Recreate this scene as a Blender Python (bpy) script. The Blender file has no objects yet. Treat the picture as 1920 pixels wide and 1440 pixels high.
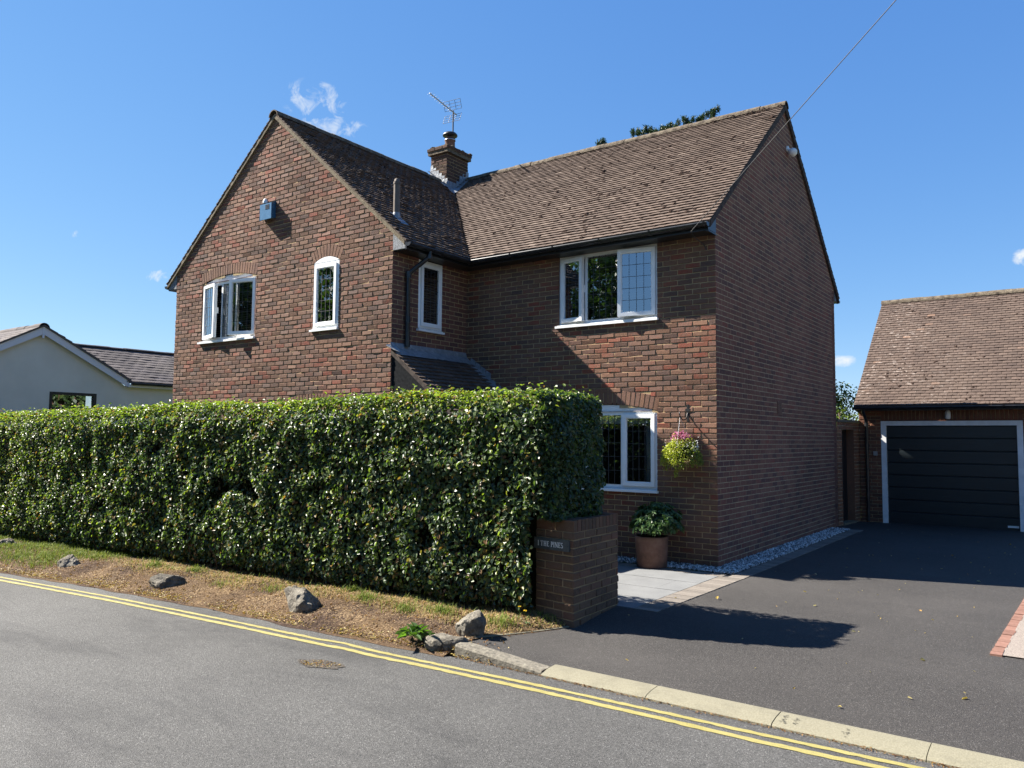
import bpy, math, random
import numpy as np
from mathutils import Vector, Matrix, noise as mnoise
random.seed(7); rng = np.random.default_rng(7)
sc = bpy.context.scene; COL = sc.collection
# ------------------------------------------------------------------ camera
cam = bpy.data.objects.new('camera', bpy.data.cameras.new('camera')); COL.objects.link(cam)
cam.data.sensor_width = 36; cam.data.lens = 27.432; cam.data.clip_end = 2000
_R = Vector((0.81052953, 0.58563747, 0.00840506)); _U = Vector((0.03336733, -0.06049849, 0.99761042)); _F = Vector((-0.58474653, 0.80831225, 0.06857697))
mw = Matrix((_R, _U, -_F)).transposed().to_4x4(); mw.translation = (3.97495, -10.2733, 1.73669)
cam.matrix_world = mw; sc.camera = cam
# ------------------------------------------------------------------ light
SUN = Vector((3.4, 1.0, -3.1)).normalized()
elev = math.asin(-SUN.z); azim = math.atan2(-SUN.x, -SUN.y)
sl = bpy.data.lights.new('sun', 'SUN'); sl.energy = 5.0; sl.angle = math.radians(0.53); sl.color = (1.0, 0.94, 0.85)
so = bpy.data.objects.new('sun', sl); COL.objects.link(so); so.rotation_euler = SUN.to_track_quat('-Z', 'Y').to_euler()
w = bpy.data.worlds.new('World'); sc.world = w; w.use_nodes = True
wn = w.node_tree; wl = wn.links; bg = wn.nodes['Background']; bg.inputs[1].default_value = 0.05
sky = wn.nodes.new('ShaderNodeTexSky'); sky.sky_type = 'NISHITA'; sky.sun_disc = False
sky.sun_elevation = elev; sky.sun_rotation = azim; sky.air_density = 0.7; sky.dust_density = 0.0; sky.ozone_density = 5.0
def wmath(op, a, b=None, c=None):
    n = wn.nodes.new('ShaderNodeMath'); n.operation = op
    for i, x in enumerate((a, b, c)):
        if x is None: continue
        if isinstance(x, (int, float)): n.inputs[i].default_value = x
        else: wl.new(x, n.inputs[i])
    return n.outputs[0]
sp = wn.nodes.new('ShaderNodeSeparateColor'); cb_ = wn.nodes.new('ShaderNodeCombineColor'); wl.new(sky.outputs[0], sp.inputs[0])
for i, (a_, g_) in enumerate(((.90, .905), (1.39, .646), (2.75, .35))): wl.new(wmath('MULTIPLY', wmath('POWER', sp.outputs[i], g_), a_), cb_.inputs[i])
tc = wn.nodes.new('ShaderNodeTexCoord')
def wdot(v):
    n = wn.nodes.new('ShaderNodeVectorMath'); n.operation = 'DOT_PRODUCT'; wl.new(tc.outputs['Generated'], n.inputs[0]); n.inputs[1].default_value = v
    return n.outputs['Value']
nz = wn.nodes.new('ShaderNodeTexNoise'); nz.inputs['Scale'].default_value = 42; nz.inputs['Detail'].default_value = 7; nz.inputs['Roughness'].default_value = .62; nz.inputs['Distortion'].default_value = .9
wl.new(tc.outputs['Generated'], nz.inputs['Vector'])
tot = None
for (cx, cy, cz, ru, rv, amp) in [(-.7105, .5848, .3915, .0424, .0273, .8), (-.706, .6059, .3667, .0451, .0164, 1.0), (-.8565, .4826, .183, .0164, .0089, 1.1), (-.2195, .9711, .0933, .0205, .0082, 1.1), (-.0407, .9796, .1965, .0109, .0116, 1.1), (-.8887, .402, .2202, .0109, .0055, .4)]:
    c = Vector((cx, cy, cz)).normalized(); rt = c.cross(Vector((0, 0, 1))).normalized(); up = rt.cross(c)
    a = wmath('DIVIDE', wdot(rt), ru); b = wmath('DIVIDE', wdot(up), rv)
    r2 = wmath('ADD', wmath('MULTIPLY', a, a), wmath('MULTIPLY', b, b))
    m_ = wmath('MULTIPLY', wmath('MAXIMUM', wmath('SUBTRACT', 1.0, r2), 0.0), amp)
    m_ = wmath('MULTIPLY', m_, wmath('GREATER_THAN', wdot(c), 0.5))
    tot = m_ if tot is None else wmath('MAXIMUM', tot, m_)
cf = wn.nodes.new('ShaderNodeMath'); cf.operation = 'MULTIPLY'; cf.use_clamp = True
e_ = wmath('MULTIPLY', wmath('MAXIMUM', wmath('ADD', wmath('SUBTRACT', nz.outputs[0], .60), wmath('MULTIPLY', tot, .28)), 0.0), 3.2)
wl.new(e_, cf.inputs[0]); wl.new(wmath('MINIMUM', wmath('MULTIPLY', tot, 2.5), 1.0), cf.inputs[1])
mx = wn.nodes.new('ShaderNodeMix'); mx.data_type = 'RGBA'
wl.new(cf.outputs[0], mx.inputs['Factor']); wl.new(cb_.outputs[0], mx.inputs['A']); mx.inputs['B'].default_value = (4.6, 4.9, 5.15, 1)
wl.new(mx.outputs['Result'], bg.inputs[0])
sc.view_settings.view_transform = 'Standard'; sc.view_settings.look = 'None'; sc.view_settings.exposure = 1.95; sc.view_settings.gamma = 1
sc.render.engine = 'CYCLES'; sc.cycles.max_bounces = 8; sc.cycles.transparent_max_bounces = 12

# ------------------------------------------------------------------ materials
def M(name, color=(.5, .5, .5), rough=.7, spec=.4):
    m = bpy.data.materials.new(name); m.use_nodes = True
    nt = m.node_tree; b = nt.nodes['Principled BSDF']
    b.inputs['Base Color'].default_value = (*color, 1); b.inputs['Roughness'].default_value = rough; b.inputs['Specular IOR Level'].default_value = spec
    return m
def N(m, t, **kw):
    n = m.node_tree.nodes.new(t)
    for k, v in kw.items():
        if k in n.inputs.keys(): n.inputs[k].default_value = v
        else: setattr(n, k, v)
    return n
def LK(m, a, b): m.node_tree.links.new(a, b)
def ramp(m, fac, stops, interp='LINEAR'):
    r = N(m, 'ShaderNodeValToRGB'); cr = r.color_ramp; cr.interpolation = interp
    while len(cr.elements) < len(stops): cr.elements.new(.5)
    for e, (p, c) in zip(cr.elements, stops):
        e.position = p; e.color = (*c, 1) if len(c) == 3 else c
    LK(m, fac, r.inputs[0]); return r.outputs[0]
def pos(m): return N(m, 'ShaderNodeNewGeometry').outputs['Position']
def nse(m, scale, detail=4, rough=.55, vec=None, dist=0):
    n = N(m, 'ShaderNodeTexNoise', Scale=scale, Detail=detail, Roughness=rough, Distortion=dist); LK(m, vec or pos(m), n.inputs['Vector']); return n.outputs[0]
def mixc(m, fac, a, b, bt='MIX'):
    x = N(m, 'ShaderNodeMix', data_type='RGBA', blend_type=bt)
    for s, k in ((fac, 'Factor'), (a, 'A'), (b, 'B')):
        if isinstance(s, (int, float)): x.inputs[k].default_value = s
        elif isinstance(s, tuple): x.inputs[k].default_value = (*s, 1)
        else: LK(m, s, x.inputs[k])
    return x.outputs['Result']
def mth(m, op, a, b=0.0, clamp=False):
    n = N(m, 'ShaderNodeMath', operation=op, use_clamp=clamp)
    for i, s in enumerate((a, b)):
        if isinstance(s, (int, float)): n.inputs[i].default_value = s
        else: LK(m, s, n.inputs[i])
    return n.outputs[0]
def bump(m, h, dist=.003, st=1.0):
    b = N(m, 'ShaderNodeBump', Distance=dist, Strength=st); LK(m, h, b.inputs['Height']); LK(m, b.outputs[0], m.node_tree.nodes['Principled BSDF'].inputs['Normal'])
def base(m, s): LK(m, s, m.node_tree.nodes['Principled BSDF'].inputs['Base Color'])
def rnd(m): return N(m, 'ShaderNodeAttribute', attribute_name='rnd').outputs['Fac']

def brick_mat(name, stops, grime=.35, pale=.3):
    m = M(name, rough=.9, spec=.25)
    mpb = N(m, 'ShaderNodeMapping'); LK(m, pos(m), mpb.inputs['Vector']); mpb.inputs['Scale'].default_value = (1, 1, 1.6)
    c = ramp(m, mth(m, 'ADD', mth(m, 'MULTIPLY', rnd(m), .80), mth(m, 'MULTIPLY', mth(m, 'SUBTRACT', nse(m, 11, 5, .65, mpb.outputs[0]), .30), .52), True), stops)
    c = mixc(m, ramp(m, nse(m, 28, 4), [(.42, (0, 0, 0)), (.7, (.55, .55, .55))]), c, (.17, .11, .085))
    c = mixc(m, ramp(m, nse(m, 90, 5, .7), [(.55, (0, 0, 0)), (.75, (pale,) * 3)]), c, (.36, .30, .24))
    c = mixc(m, 1.0, c, ramp(m, nse(m, .55, 5, .6), [(.3, (1 - grime,) * 3), (.65, (1.08, 1.05, 1.02))]), 'MULTIPLY')
    base(m, c); bump(m, nse(m, 75, 6, .7), .006, .8); return m
S_ = 1.3
brickM = brick_mat('brick', [(0, (.105, .085, .09)), (.18, (.17, .125, .115)), (.36, (.235, .15, .115)), (.55, (.27, .175, .13)), (.70, (.225, .155, .14)), (.82, (.28, .135, .10)), (.93, (.31, .10, .075)), (1, (.34, .105, .075))])
chimM = brick_mat('chimney_brick', [(0, (.05, .038, .036)), (.5, (.095, .06, .05)), (1, (.14, .075, .06))])
shadedBrickM = brick_mat('shaded_brick', [(0, (.075, .058, .066)), (.25, (.12, .075, .072)), (.5, (.17, .10, .08)), (.68, (.19, .125, .10)), (.86, (.165, .085, .075)), (1, (.23, .075, .055))], .3, .08)  # darker house brick: the shade on side and return walls put into colour
pierM = brick_mat('pier_brick', [(0, (.075, .058, .052)), (.4, (.11, .082, .065)), (.7, (.14, .098, .075)), (.9, (.15, .085, .07)), (1, (.24, .085, .06))])
garBrickM = brick_mat('garage_brick', [(0, (.10, .06, .055)), (.5, (.21, .105, .075)), (1, (.30, .13, .08))])
mortarM = M('mortar', rough=.95, spec=.1)
base(mortarM, ramp(mortarM, nse(mortarM, 9, 5), [(.3, (.40, .33, .22)), (.7, (.58, .49, .34))])); bump(mortarM, nse(mortarM, 160, 4), .004)
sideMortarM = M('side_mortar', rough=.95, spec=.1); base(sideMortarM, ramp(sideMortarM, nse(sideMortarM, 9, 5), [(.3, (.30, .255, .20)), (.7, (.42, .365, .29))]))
def tile_mat(name, stops, lichen=0):
    m = M(name, rough=.92, spec=.2)
    c = ramp(m, rnd(m), stops)
    c = mixc(m, ramp(m, nse(m, 16, 6, .7), [(.5, (0, 0, 0)), (.72, (.6, .6, .6))]), c, (.06, .048, .042))
    c = mixc(m, ramp(m, nse(m, .9, 5, .6), [(.35, (.0, .0, .0)), (.7, (.45, .45, .45))]), c, (.22, .185, .155))
    if lichen:
        sxp = N(m, 'ShaderNodeSeparateXYZ'); LK(m, pos(m), sxp.inputs[0]); gx_ = ramp(m, mth(m, 'DIVIDE', sxp.outputs[0], 3.6), [(.1, (1, 1, 1)), (.45, (.35, .35, .35)), (.8, (.05, .05, .05))])
        mp = N(m, 'ShaderNodeMapping'); LK(m, pos(m), mp.inputs['Vector']); mp.inputs['Scale'].default_value = (1, 1.2, 2.2)
        l = mth(m, 'MULTIPLY', ramp(m, nse(m, 9, 5, .7, mp.outputs[0]), [(.565, (0, 0, 0)), (.63, (1, 1, 1))]), mth(m, 'MULTIPLY', ramp(m, nse(m, .9, 3, .5), [(.40, (0, 0, 0)), (.55, (1, 1, 1))]), gx_))
        c = mixc(m, l, c, (.55, .53, .50))
    base(m, c); bump(m, nse(m, 55, 6, .75), .008, .9); return m
tileM = tile_mat('roof_tile', [(0, (.14, .115, .10)), (.35, (.185, .152, .13)), (.7, (.21, .175, .15)), (.95, (.24, .20, .172)), (1, (.33, .29, .25))])
tileGM = tile_mat('garage_tile', [(0, (.115, .095, .085)), (.4, (.145, .118, .104)), (.8, (.165, .136, .118)), (.985, (.185, .15, .13)), (1, (.34, .24, .18))], 1)
slateM = tile_mat('bungalow_tile', [(0, (.07, .062, .066)), (.6, (.105, .09, .092)), (1, (.15, .13, .13))])
ridgeM = M('ridge_tile', rough=.95, spec=.15)
base(ridgeM, ramp(ridgeM, nse(ridgeM, 11, 7, .7), [(.32, (.05, .04, .035)), (.5, (.17, .145, .115)), (.68, (.27, .24, .19))])); bump(ridgeM, nse(ridgeM, 45, 6, .75), .012)
mossM = M('moss', rough=1, spec=.05); base(mossM, ramp(mossM, nse(mossM, 40, 4), [(.3, (.018, .013, .012)), (.7, (.065, .042, .032))])); bump(mossM, nse(mossM, 120, 4), .01)
cementM = M('cement', rough=.95, spec=.15); base(cementM, ramp(cementM, nse(cementM, 14, 6, .7), [(.3, (.13, .11, .085)), (.55, (.27, .235, .175)), (.75, (.36, .32, .25))])); bump(cementM, nse(cementM, 60, 5), .006)
vergeDM = M('verge_mortar', rough=.95, spec=.15); base(vergeDM, ramp(vergeDM, nse(vergeDM, 18, 5), [(.35, (.05, .042, .042)), (.7, (.12, .105, .095))]))
uP = M('white_frame', (.85, .86, .85), .32, .5); base(uP, ramp(uP, nse(uP, 6, 4), [(.3, (.80, .81, .80)), (.7, (.88, .89, .88))]))
whiteM = M('white_paint', (.78, .78, .77), .55); base(whiteM, ramp(whiteM, nse(whiteM, 8, 5), [(.3, (.68, .68, .67)), (.7, (.82, .82, .81))]))
blackM = M('black_plastic', (.012, .014, .017), .28, .5); base(blackM, ramp(blackM, nse(blackM, 10, 5), [(.35, (.010, .012, .015)), (.75, (.035, .036, .038))]))
fasciaM = M('black_fascia', (.012, .014, .018), .35, .5)
flakeM = M('weathered_board', rough=.8); base(flakeM, ramp(flakeM, nse(flakeM, 55, 6, .75), [(.40, (.04, .045, .05)), (.52, (.30, .32, .34)), (.7, (.5, .52, .54))]))
leadM = M('lead', (.20, .22, .245), .5, .5); base(leadM, ramp(leadM, nse(leadM, 12, 6, .7), [(.3, (.12, .135, .155)), (.6, (.24, .26, .28)), (.78, (.45, .47, .48))])); bump(leadM, nse(leadM, 14, 3), .01)
leadDM = M('lead_came', (.055, .055, .06), .6)
terraM = M('terracotta', rough=.85); base(terraM, ramp(terraM, nse(terraM, 7, 6, .65), [(.3, (.12, .078, .062)), (.5, (.20, .12, .092)), (.72, (.27, .185, .15))])); bump(terraM, nse(terraM, 60, 4), .003)
boardDM = M('dark_board', rough=.9, spec=.05); base(boardDM, ramp(boardDM, nse(boardDM, 22, 6, .7), [(.35, (.008, .009, .010)), (.7, (.025, .026, .028))]))
woodDM = M('dark_door', (.018, .013, .013), .5)
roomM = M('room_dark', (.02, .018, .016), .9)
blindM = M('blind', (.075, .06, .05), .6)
blindWM = M('pale_blind', (.45, .45, .43), .6)
curtainM = M('curtain', (.75, .75, .72), .8)
def glass_mat():
    m = bpy.data.materials.new('glass'); m.use_nodes = True; nt = m.node_tree; nt.nodes.remove(nt.nodes['Principled BSDF'])
    out = nt.nodes['Material Output']
    t = N(m, 'ShaderNodeBsdfTransparent'); t.inputs[0].default_value = (.72, .76, .76, 1)
    g = N(m, 'ShaderNodeBsdfGlossy', Roughness=.015); g.inputs[0].default_value = (.9, .95, 1, 1)
    b = N(m, 'ShaderNodeBump', Distance=.004, Strength=.35); LK(m, nse(m, 3.0, 2), b.inputs['Height']); LK(m, b.outputs[0], g.inputs['Normal'])
    f = N(m, 'ShaderNodeFresnel', IOR=1.5)
    x = N(m, 'ShaderNodeMixShader'); LK(m, mth(m, 'ADD', mth(m, 'MULTIPLY', f.outputs[0], 1.3), .27, True), x.inputs[0]); LK(m, t.outputs[0], x.inputs[1]); LK(m, g.outputs[0], x.inputs[2]); LK(m, x.outputs[0], out.inputs[0])
    return m
glassM = glass_mat()
def leaf_mat(name, stops, trans=.35, rough=.38, spec=.5, tcol=(1.5, 1.7, .5), var=None):
    m = M(name, rough=rough, spec=spec); nt = m.node_tree; b = nt.nodes['Principled BSDF']
    c = ramp(m, rnd(m), stops)
    c = mixc(m, 1.0, c, ramp(m, nse(m, 22, 3), [(.3, (.7, .7, .7)), (.7, (1.2, 1.2, 1.2))]), 'MULTIPLY')
    base(m, c)
    t = N(m, 'ShaderNodeBsdfTranslucent'); LK(m, mixc(m, 1.0, c, tcol, 'MULTIPLY'), t.inputs[0])
    x = N(m, 'ShaderNodeMixShader'); x.inputs[0].default_value = trans
    LK(m, b.outputs[0], x.inputs[1]); LK(m, t.outputs[0], x.inputs[2]); LK(m, x.outputs[0], nt.nodes['Material Output'].inputs[0]); return m
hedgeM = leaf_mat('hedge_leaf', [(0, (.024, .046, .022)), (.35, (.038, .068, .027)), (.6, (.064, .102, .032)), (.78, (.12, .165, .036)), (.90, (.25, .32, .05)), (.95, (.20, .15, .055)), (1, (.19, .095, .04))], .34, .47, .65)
treeM = leaf_mat('tree_leaf', [(0, (.02, .045, .014)), (.6, (.045, .085, .02)), (1, (.10, .15, .03))], .3, .45)
pineM = leaf_mat('pine_needle', [(0, (.015, .035, .018)), (.7, (.035, .065, .03)), (1, (.07, .10, .045))], .15, .5)
shrubM = leaf_mat('shrub_leaf', [(0, (.030, .065, .024)), (.6, (.065, .125, .036)), (1, (.14, .20, .07))], .2, .35)
basketM = leaf_mat('basket_leaf', [(0, (.09, .12, .03)), (.45, (.24, .27, .035)), (.85, (.40, .40, .05)), (1, (.5, .50, .22))], .35, .45)
weedM = leaf_mat('weed_leaf', [(0, (.035, .075, .016)), (1, (.09, .17, .035))], .35, .4)
grassM = leaf_mat('grass_blade', [(0, (.08, .13, .022)), (.28, (.20, .25, .045)), (.36, (.23, .19, .07)), (.6, (.37, .265, .125)), (.85, (.48, .365, .19)), (1, (.30, .17, .08))], .25, .7, .2, (1.2, 1.2, .8))
litterM = leaf_mat('fallen_leaf', [(0, (.12, .055, .025)), (.35, (.26, .14, .04)), (.7, (.40, .30, .07)), (1, (.46, .41, .22))], .2, .6, .3, (1.2, 1.2, .8))
petalP = leaf_mat('pink_petal', [(0, (.30, .05, .13)), (.5, (.46, .15, .26)), (1, (.60, .34, .42))], .3, .6, .2, (1.1, 1.1, 1.1))
petalW = leaf_mat('white_petal', [(0, (.7, .7, .66)), (1, (.8, .8, .76))], .3, .6, .2, (1, 1, 1))
petalY = leaf_mat('yellow_petal', [(0, (.7, .5, .02)), (1, (.8, .62, .04))], .2, .6, .2, (1, 1, 1))
barkM = M('bark', (.09, .065, .045), .95); bump(barkM, nse(barkM, 30, 5), .02)
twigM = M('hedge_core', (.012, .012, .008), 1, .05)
rockM = M('rock', rough=.92, spec=.2)
c_ = ramp(rockM, nse(rockM, 5, 8, .7), [(.32, (.05, .046, .04)), (.48, (.18, .166, .142)), (.68, (.34, .32, .275))])
base(rockM, mixc(rockM, ramp(rockM, nse(rockM, 16, 5, .7, None, .6), [(.52, (0, 0, 0)), (.62, (.55, .55, .55))]), c_, (.32, .30, .26))); bump(rockM, nse(rockM, 24, 8, .78), .06)
def asphalt(name, lo, hi, speck, patch_c, ps=.7, pth=(.5, .62), gs=105):
    m = M(name, rough=.8, spec=.35)
    v = N(m, 'ShaderNodeTexVoronoi', Scale=gs); LK(m, pos(m), v.inputs['Vector'])
    sx = N(m, 'ShaderNodeSeparateColor'); LK(m, v.outputs['Color'], sx.inputs[0])
    c = ramp(m, mth(m, 'ADD', mth(m, 'MULTIPLY', sx.outputs[0], .6), mth(m, 'MULTIPLY', nse(m, gs * .8, 3, .7), .4)), [(.18, tuple(x * .55 for x in lo)), (.5, tuple((a + b) / 2 for a, b in zip(lo, hi))), (.85, tuple(x * 1.12 for x in hi))])
    c = mixc(m, ramp(m, sx.outputs[1], [(.93, (0, 0, 0)), (.97, (1, 1, 1))]), c, speck)
    mp = N(m, 'ShaderNodeMapping'); LK(m, pos(m), mp.inputs['Vector']); mp.inputs['Scale'].default_value = (.45, 1.5, 1)
    p = mth(m, 'MULTIPLY', ramp(m, nse(m, ps, 6, .6, mp.outputs[0], .4), [(pth[0], (0, 0, 0)), (pth[1], (1, 1, 1))]), ramp(m, nse(m, 9, 5, .7), [(.3, (.35, .35, .35)), (.6, (1, 1, 1))]))
    c = mixc(m, p, c, mixc(m, .62, c, patch_c))
    c = mixc(m, 1.0, c, ramp(m, nse(m, .5, 6, .65), [(.3, (.80, .80, .80)), (.7, (1.16, 1.16, 1.15))]), 'MULTIPLY')
    base(m, c); bump(m, mth(m, 'ADD', v.outputs['Distance'], nse(m, gs * 1.5, 3, .6)), .006, .7); return m
roadM = asphalt('road_asphalt', (.062, .061, .058), (.112, .110, .104), (.20, .196, .186), (.030, .030, .031), 1.0, (.52, .64), 150)
driveM = asphalt('drive_asphalt', (.048, .045, .042), (.078, .073, .068), (.17, .165, .155), (.10, .094, .088), .5, (.45, .7), 170)
yellowM = M('yellow_paint', rough=.75); base(yellowM, mixc(yellowM, ramp(yellowM, nse(yellowM, 70, 5, .7), [(.60, (0, 0, 0)), (.68, (.8, .8, .8))]), ramp(yellowM, nse(yellowM, 6, 4), [(.3, (.40, .355, .11)), (.7, (.48, .43, .16))]), (.17, .155, .10))); bump(yellowM, nse(yellowM, 210, 3), .006)
kerbM = M('kerb_concrete', rough=.9); base(kerbM, mixc(kerbM, ramp(kerbM, nse(kerbM, 5, 6, .7), [(.5, (0, 0, 0)), (.72, (.5, .5, .5))]), ramp(kerbM, nse(kerbM, 90, 4), [(.3, (.22, .205, .145)), (.7, (.31, .29, .215))]), (.16, .148, .11))); bump(kerbM, nse(kerbM, 120, 4), .003)
kerbOM = M('old_kerb', rough=.92); base(kerbOM, ramp(kerbOM, nse(kerbOM, 26, 7, .75), [(.3, (.06, .057, .05)), (.5, (.19, .175, .145)), (.72, (.34, .32, .26))])); bump(kerbOM, nse(kerbOM, 60, 6), .008)
soilM = M('soil', rough=1, spec=.1)
c_ = ramp(soilM, nse(soilM, 14, 8, .7), [(.3, (.035, .024, .020)), (.5, (.10, .070, .055)), (.75, (.22, .16, .12))])
base(soilM, mixc(soilM, ramp(soilM, nse(soilM, 1.3, 4), [(.42, (0, 0, 0)), (.62, (.8, .8, .8))]), c_, ramp(soilM, nse(soilM, 90, 4), [(.3, (.10, .065, .038)), (.5, (.22, .15, .085)), (.7, (.38, .28, .16))]))); bump(soilM, nse(soilM, 38, 7, .75), .05)
gardenM = M('garden_ground', rough=1, spec=.1); base(gardenM, ramp(gardenM, nse(gardenM, 3, 6), [(.35, (.04, .075, .015)), (.7, (.11, .13, .04))]))
slabM = M('granite_slab', rough=.8); base(slabM, mixc(slabM, ramp(slabM, nse(slabM, 260, 2), [(.58, (0, 0, 0)), (.68, (1, 1, 1))]), ramp(slabM, nse(slabM, 3, 4), [(.3, (.255, .255, .25)), (.7, (.32, .32, .31))]), (.14, .14, .14)))
settM = M('sett_block', rough=.85); base(settM, mixc(settM, .4, ramp(settM, rnd(settM), [(0, (.13, .115, .10)), (1, (.30, .27, .235))]), ramp(settM, nse(settM, 60, 5), [(.3, (.12, .105, .09)), (.7, (.33, .30, .26))])))
redSettM = M('red_sett', rough=.9); base(redSettM, mixc(redSettM, .4, ramp(redSettM, rnd(redSettM), [(0, (.18, .085, .06)), (1, (.30, .155, .115))]), ramp(redSettM, nse(redSettM, 40, 5), [(.3, (.14, .08, .06)), (.7, (.34, .21, .16))])))
resinM = M('pale_gravel', rough=.95); base(resinM, ramp(resinM, nse(resinM, 130, 4, .7), [(.3, (.16, .135, .115)), (.5, (.34, .29, .25)), (.72, (.52, .47, .42))])); bump(resinM, nse(resinM, 130, 4), .008)
stoneM = M('white_stone', rough=.7); base(stoneM, ramp(stoneM, rnd(stoneM), [(0, (.05, .05, .05)), (.35, (.20, .20, .20)), (.7, (.45, .45, .44)), (1, (.74, .73, .71))]))
renderM = M('render_wall', rough=.95, spec=.15); base(renderM, ramp(renderM, nse(renderM, .8, 6, .6), [(.3, (.58, .55, .48)), (.7, (.70, .665, .59))])); bump(renderM, nse(renderM, 60, 4), .003)
anthM = M('anthracite_frame', (.02, .022, .026), .4)
bargeM = M('bargeboard', (.62, .62, .66), .5)
garDoorM = M('garage_door', rough=.38, spec=.5)
mp = N(garDoorM, 'ShaderNodeMapping'); LK(garDoorM, pos(garDoorM), mp.inputs['Vector']); mp.inputs['Scale'].default_value = (1.4, 1, 26)
base(garDoorM, ramp(garDoorM, nse(garDoorM, 2.2, 5, .6, mp.outputs[0], .8), [(.35, (.006, .010, .012)), (.65, (.011, .017, .020)), (.8, (.022, .030, .034))])); bump(garDoorM, nse(garDoorM, 5, 5, .6, mp.outputs[0]), .002)
blueM = M('blue_box', (.045, .17, .32), .35, .5); base(blueM, ramp(blueM, nse(blueM, 12, 4), [(.3, (.035, .14, .27)), (.7, (.06, .19, .35))]))
metalM = M('aluminium', (.42, .43, .44), .35); metalM.node_tree.nodes['Principled BSDF'].inputs['Metallic'].default_value = .8
ironM = M('black_iron', (.015, .015, .016), .45)
slatePlateM = M('slate_plate', rough=.5); base(slatePlateM, ramp(slatePlateM, nse(slatePlateM, 20, 5), [(.3, (.035, .043, .045)), (.7, (.07, .08, .082))]))
letterM = M('white_lettering', (.75, .75, .73), .6)
wireM = M('cable', (.03, .03, .033), .6)
pipeM = M('vent_pipe', rough=.8); base(pipeM, ramp(pipeM, nse(pipeM, 14, 5), [(.3, (.13, .105, .085)), (.7, (.22, .185, .155))]))
lampM = M('lamp_white', (.7, .7, .68), .4)

gateBrickM = brick_mat('gate_brick', [(0, (.14, .085, .065)), (.5, (.27, .145, .10)), (1, (.36, .18, .11))])
pierMortarM = M('pier_mortar', rough=.95, spec=.1); base(pierMortarM, ramp(pierMortarM, nse(pierMortarM, 9, 5), [(.3, (.20, .155, .10)), (.7, (.31, .245, .165))]))
def tint(m, c):       # overall colour balance of one material
    i = m.node_tree.nodes['Principled BSDF'].inputs['Base Color']; l = i.links[0].from_socket; LK(m, mixc(m, 1.0, l, c, 'MULTIPLY'), i)
for m_, c_ in ((brickM, (.76, .645, .56)), (shadedBrickM, (1.06, .82, .74)), (pierM, (1.0, .87, .72)), (chimM, (.7, .62, .55)), (garBrickM, (.85, .72, .62)), (gateBrickM, (.9, .75, .62)), (mortarM, (.78, .69, .55)), (sideMortarM, (1.0, .90, .74)), (pierMortarM, (1.1, 1.0, .86)),
                (tileM, (.56, .49, .45)), (tileGM, (.56, .49, .455)), (slateM, (.75, .75, .75)), (ridgeM, (.68, .64, .58)), (cementM, (.70, .66, .60)), (vergeDM, (.75, .70, .65)), (flakeM, (.7, .7, .7)), (terraM, (.72, .62, .56)), (roadM, (.74, .74, .75)), (driveM, (.58, .565, .56)), (yellowM, (.60, .585, .56)),
                (kerbM, (.66, .65, .62)), (kerbOM, (.72, .70, .66)), (soilM, (.76, .72, .70)), (slabM, (.52, .53, .54)), (settM, (.66, .64, .62)), (redSettM, (.72, .68, .66)), (resinM, (.66, .65, .64)), (rockM, (1.0, .97, .92)), (blueM, (.85, .85, .85)), (pipeM, (.72, .70, .68)), (whiteM, (.92, .92, .92))): tint(m_, c_)

# ------------------------------------------------------------------ builders
BASE = {}
Z = Vector((0, 0, 1))
def tag(o, label=None, cat=None, group=None, kind=None):
    for k, v in (('label', label), ('category', cat), ('group', group), ('kind', kind)):
        if v: o[k] = v
    return o
def thing(name, loc, label, cat, group=None):
    o = bpy.data.objects.new(name, None); COL.objects.link(o); o.location = loc; o.empty_display_size = .2
    BASE[o.name] = Vector(loc); return tag(o, label, cat, group)
def link(name, me, mats, parent=None, loc=None):
    for m in (mats if isinstance(mats, (list, tuple)) else [mats]): me.materials.append(m)
    o = bpy.data.objects.new(name, me); COL.objects.link(o)
    if parent is not None:
        o.parent = parent; b = BASE[parent.name]; me.transform(Matrix.Translation(-b)); BASE[o.name] = b
    elif loc is not None:
        me.transform(Matrix.Translation(-Vector(loc))); o.location = loc; BASE[o.name] = Vector(loc)
    else: BASE[o.name] = Vector((0, 0, 0))
    return o
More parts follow.
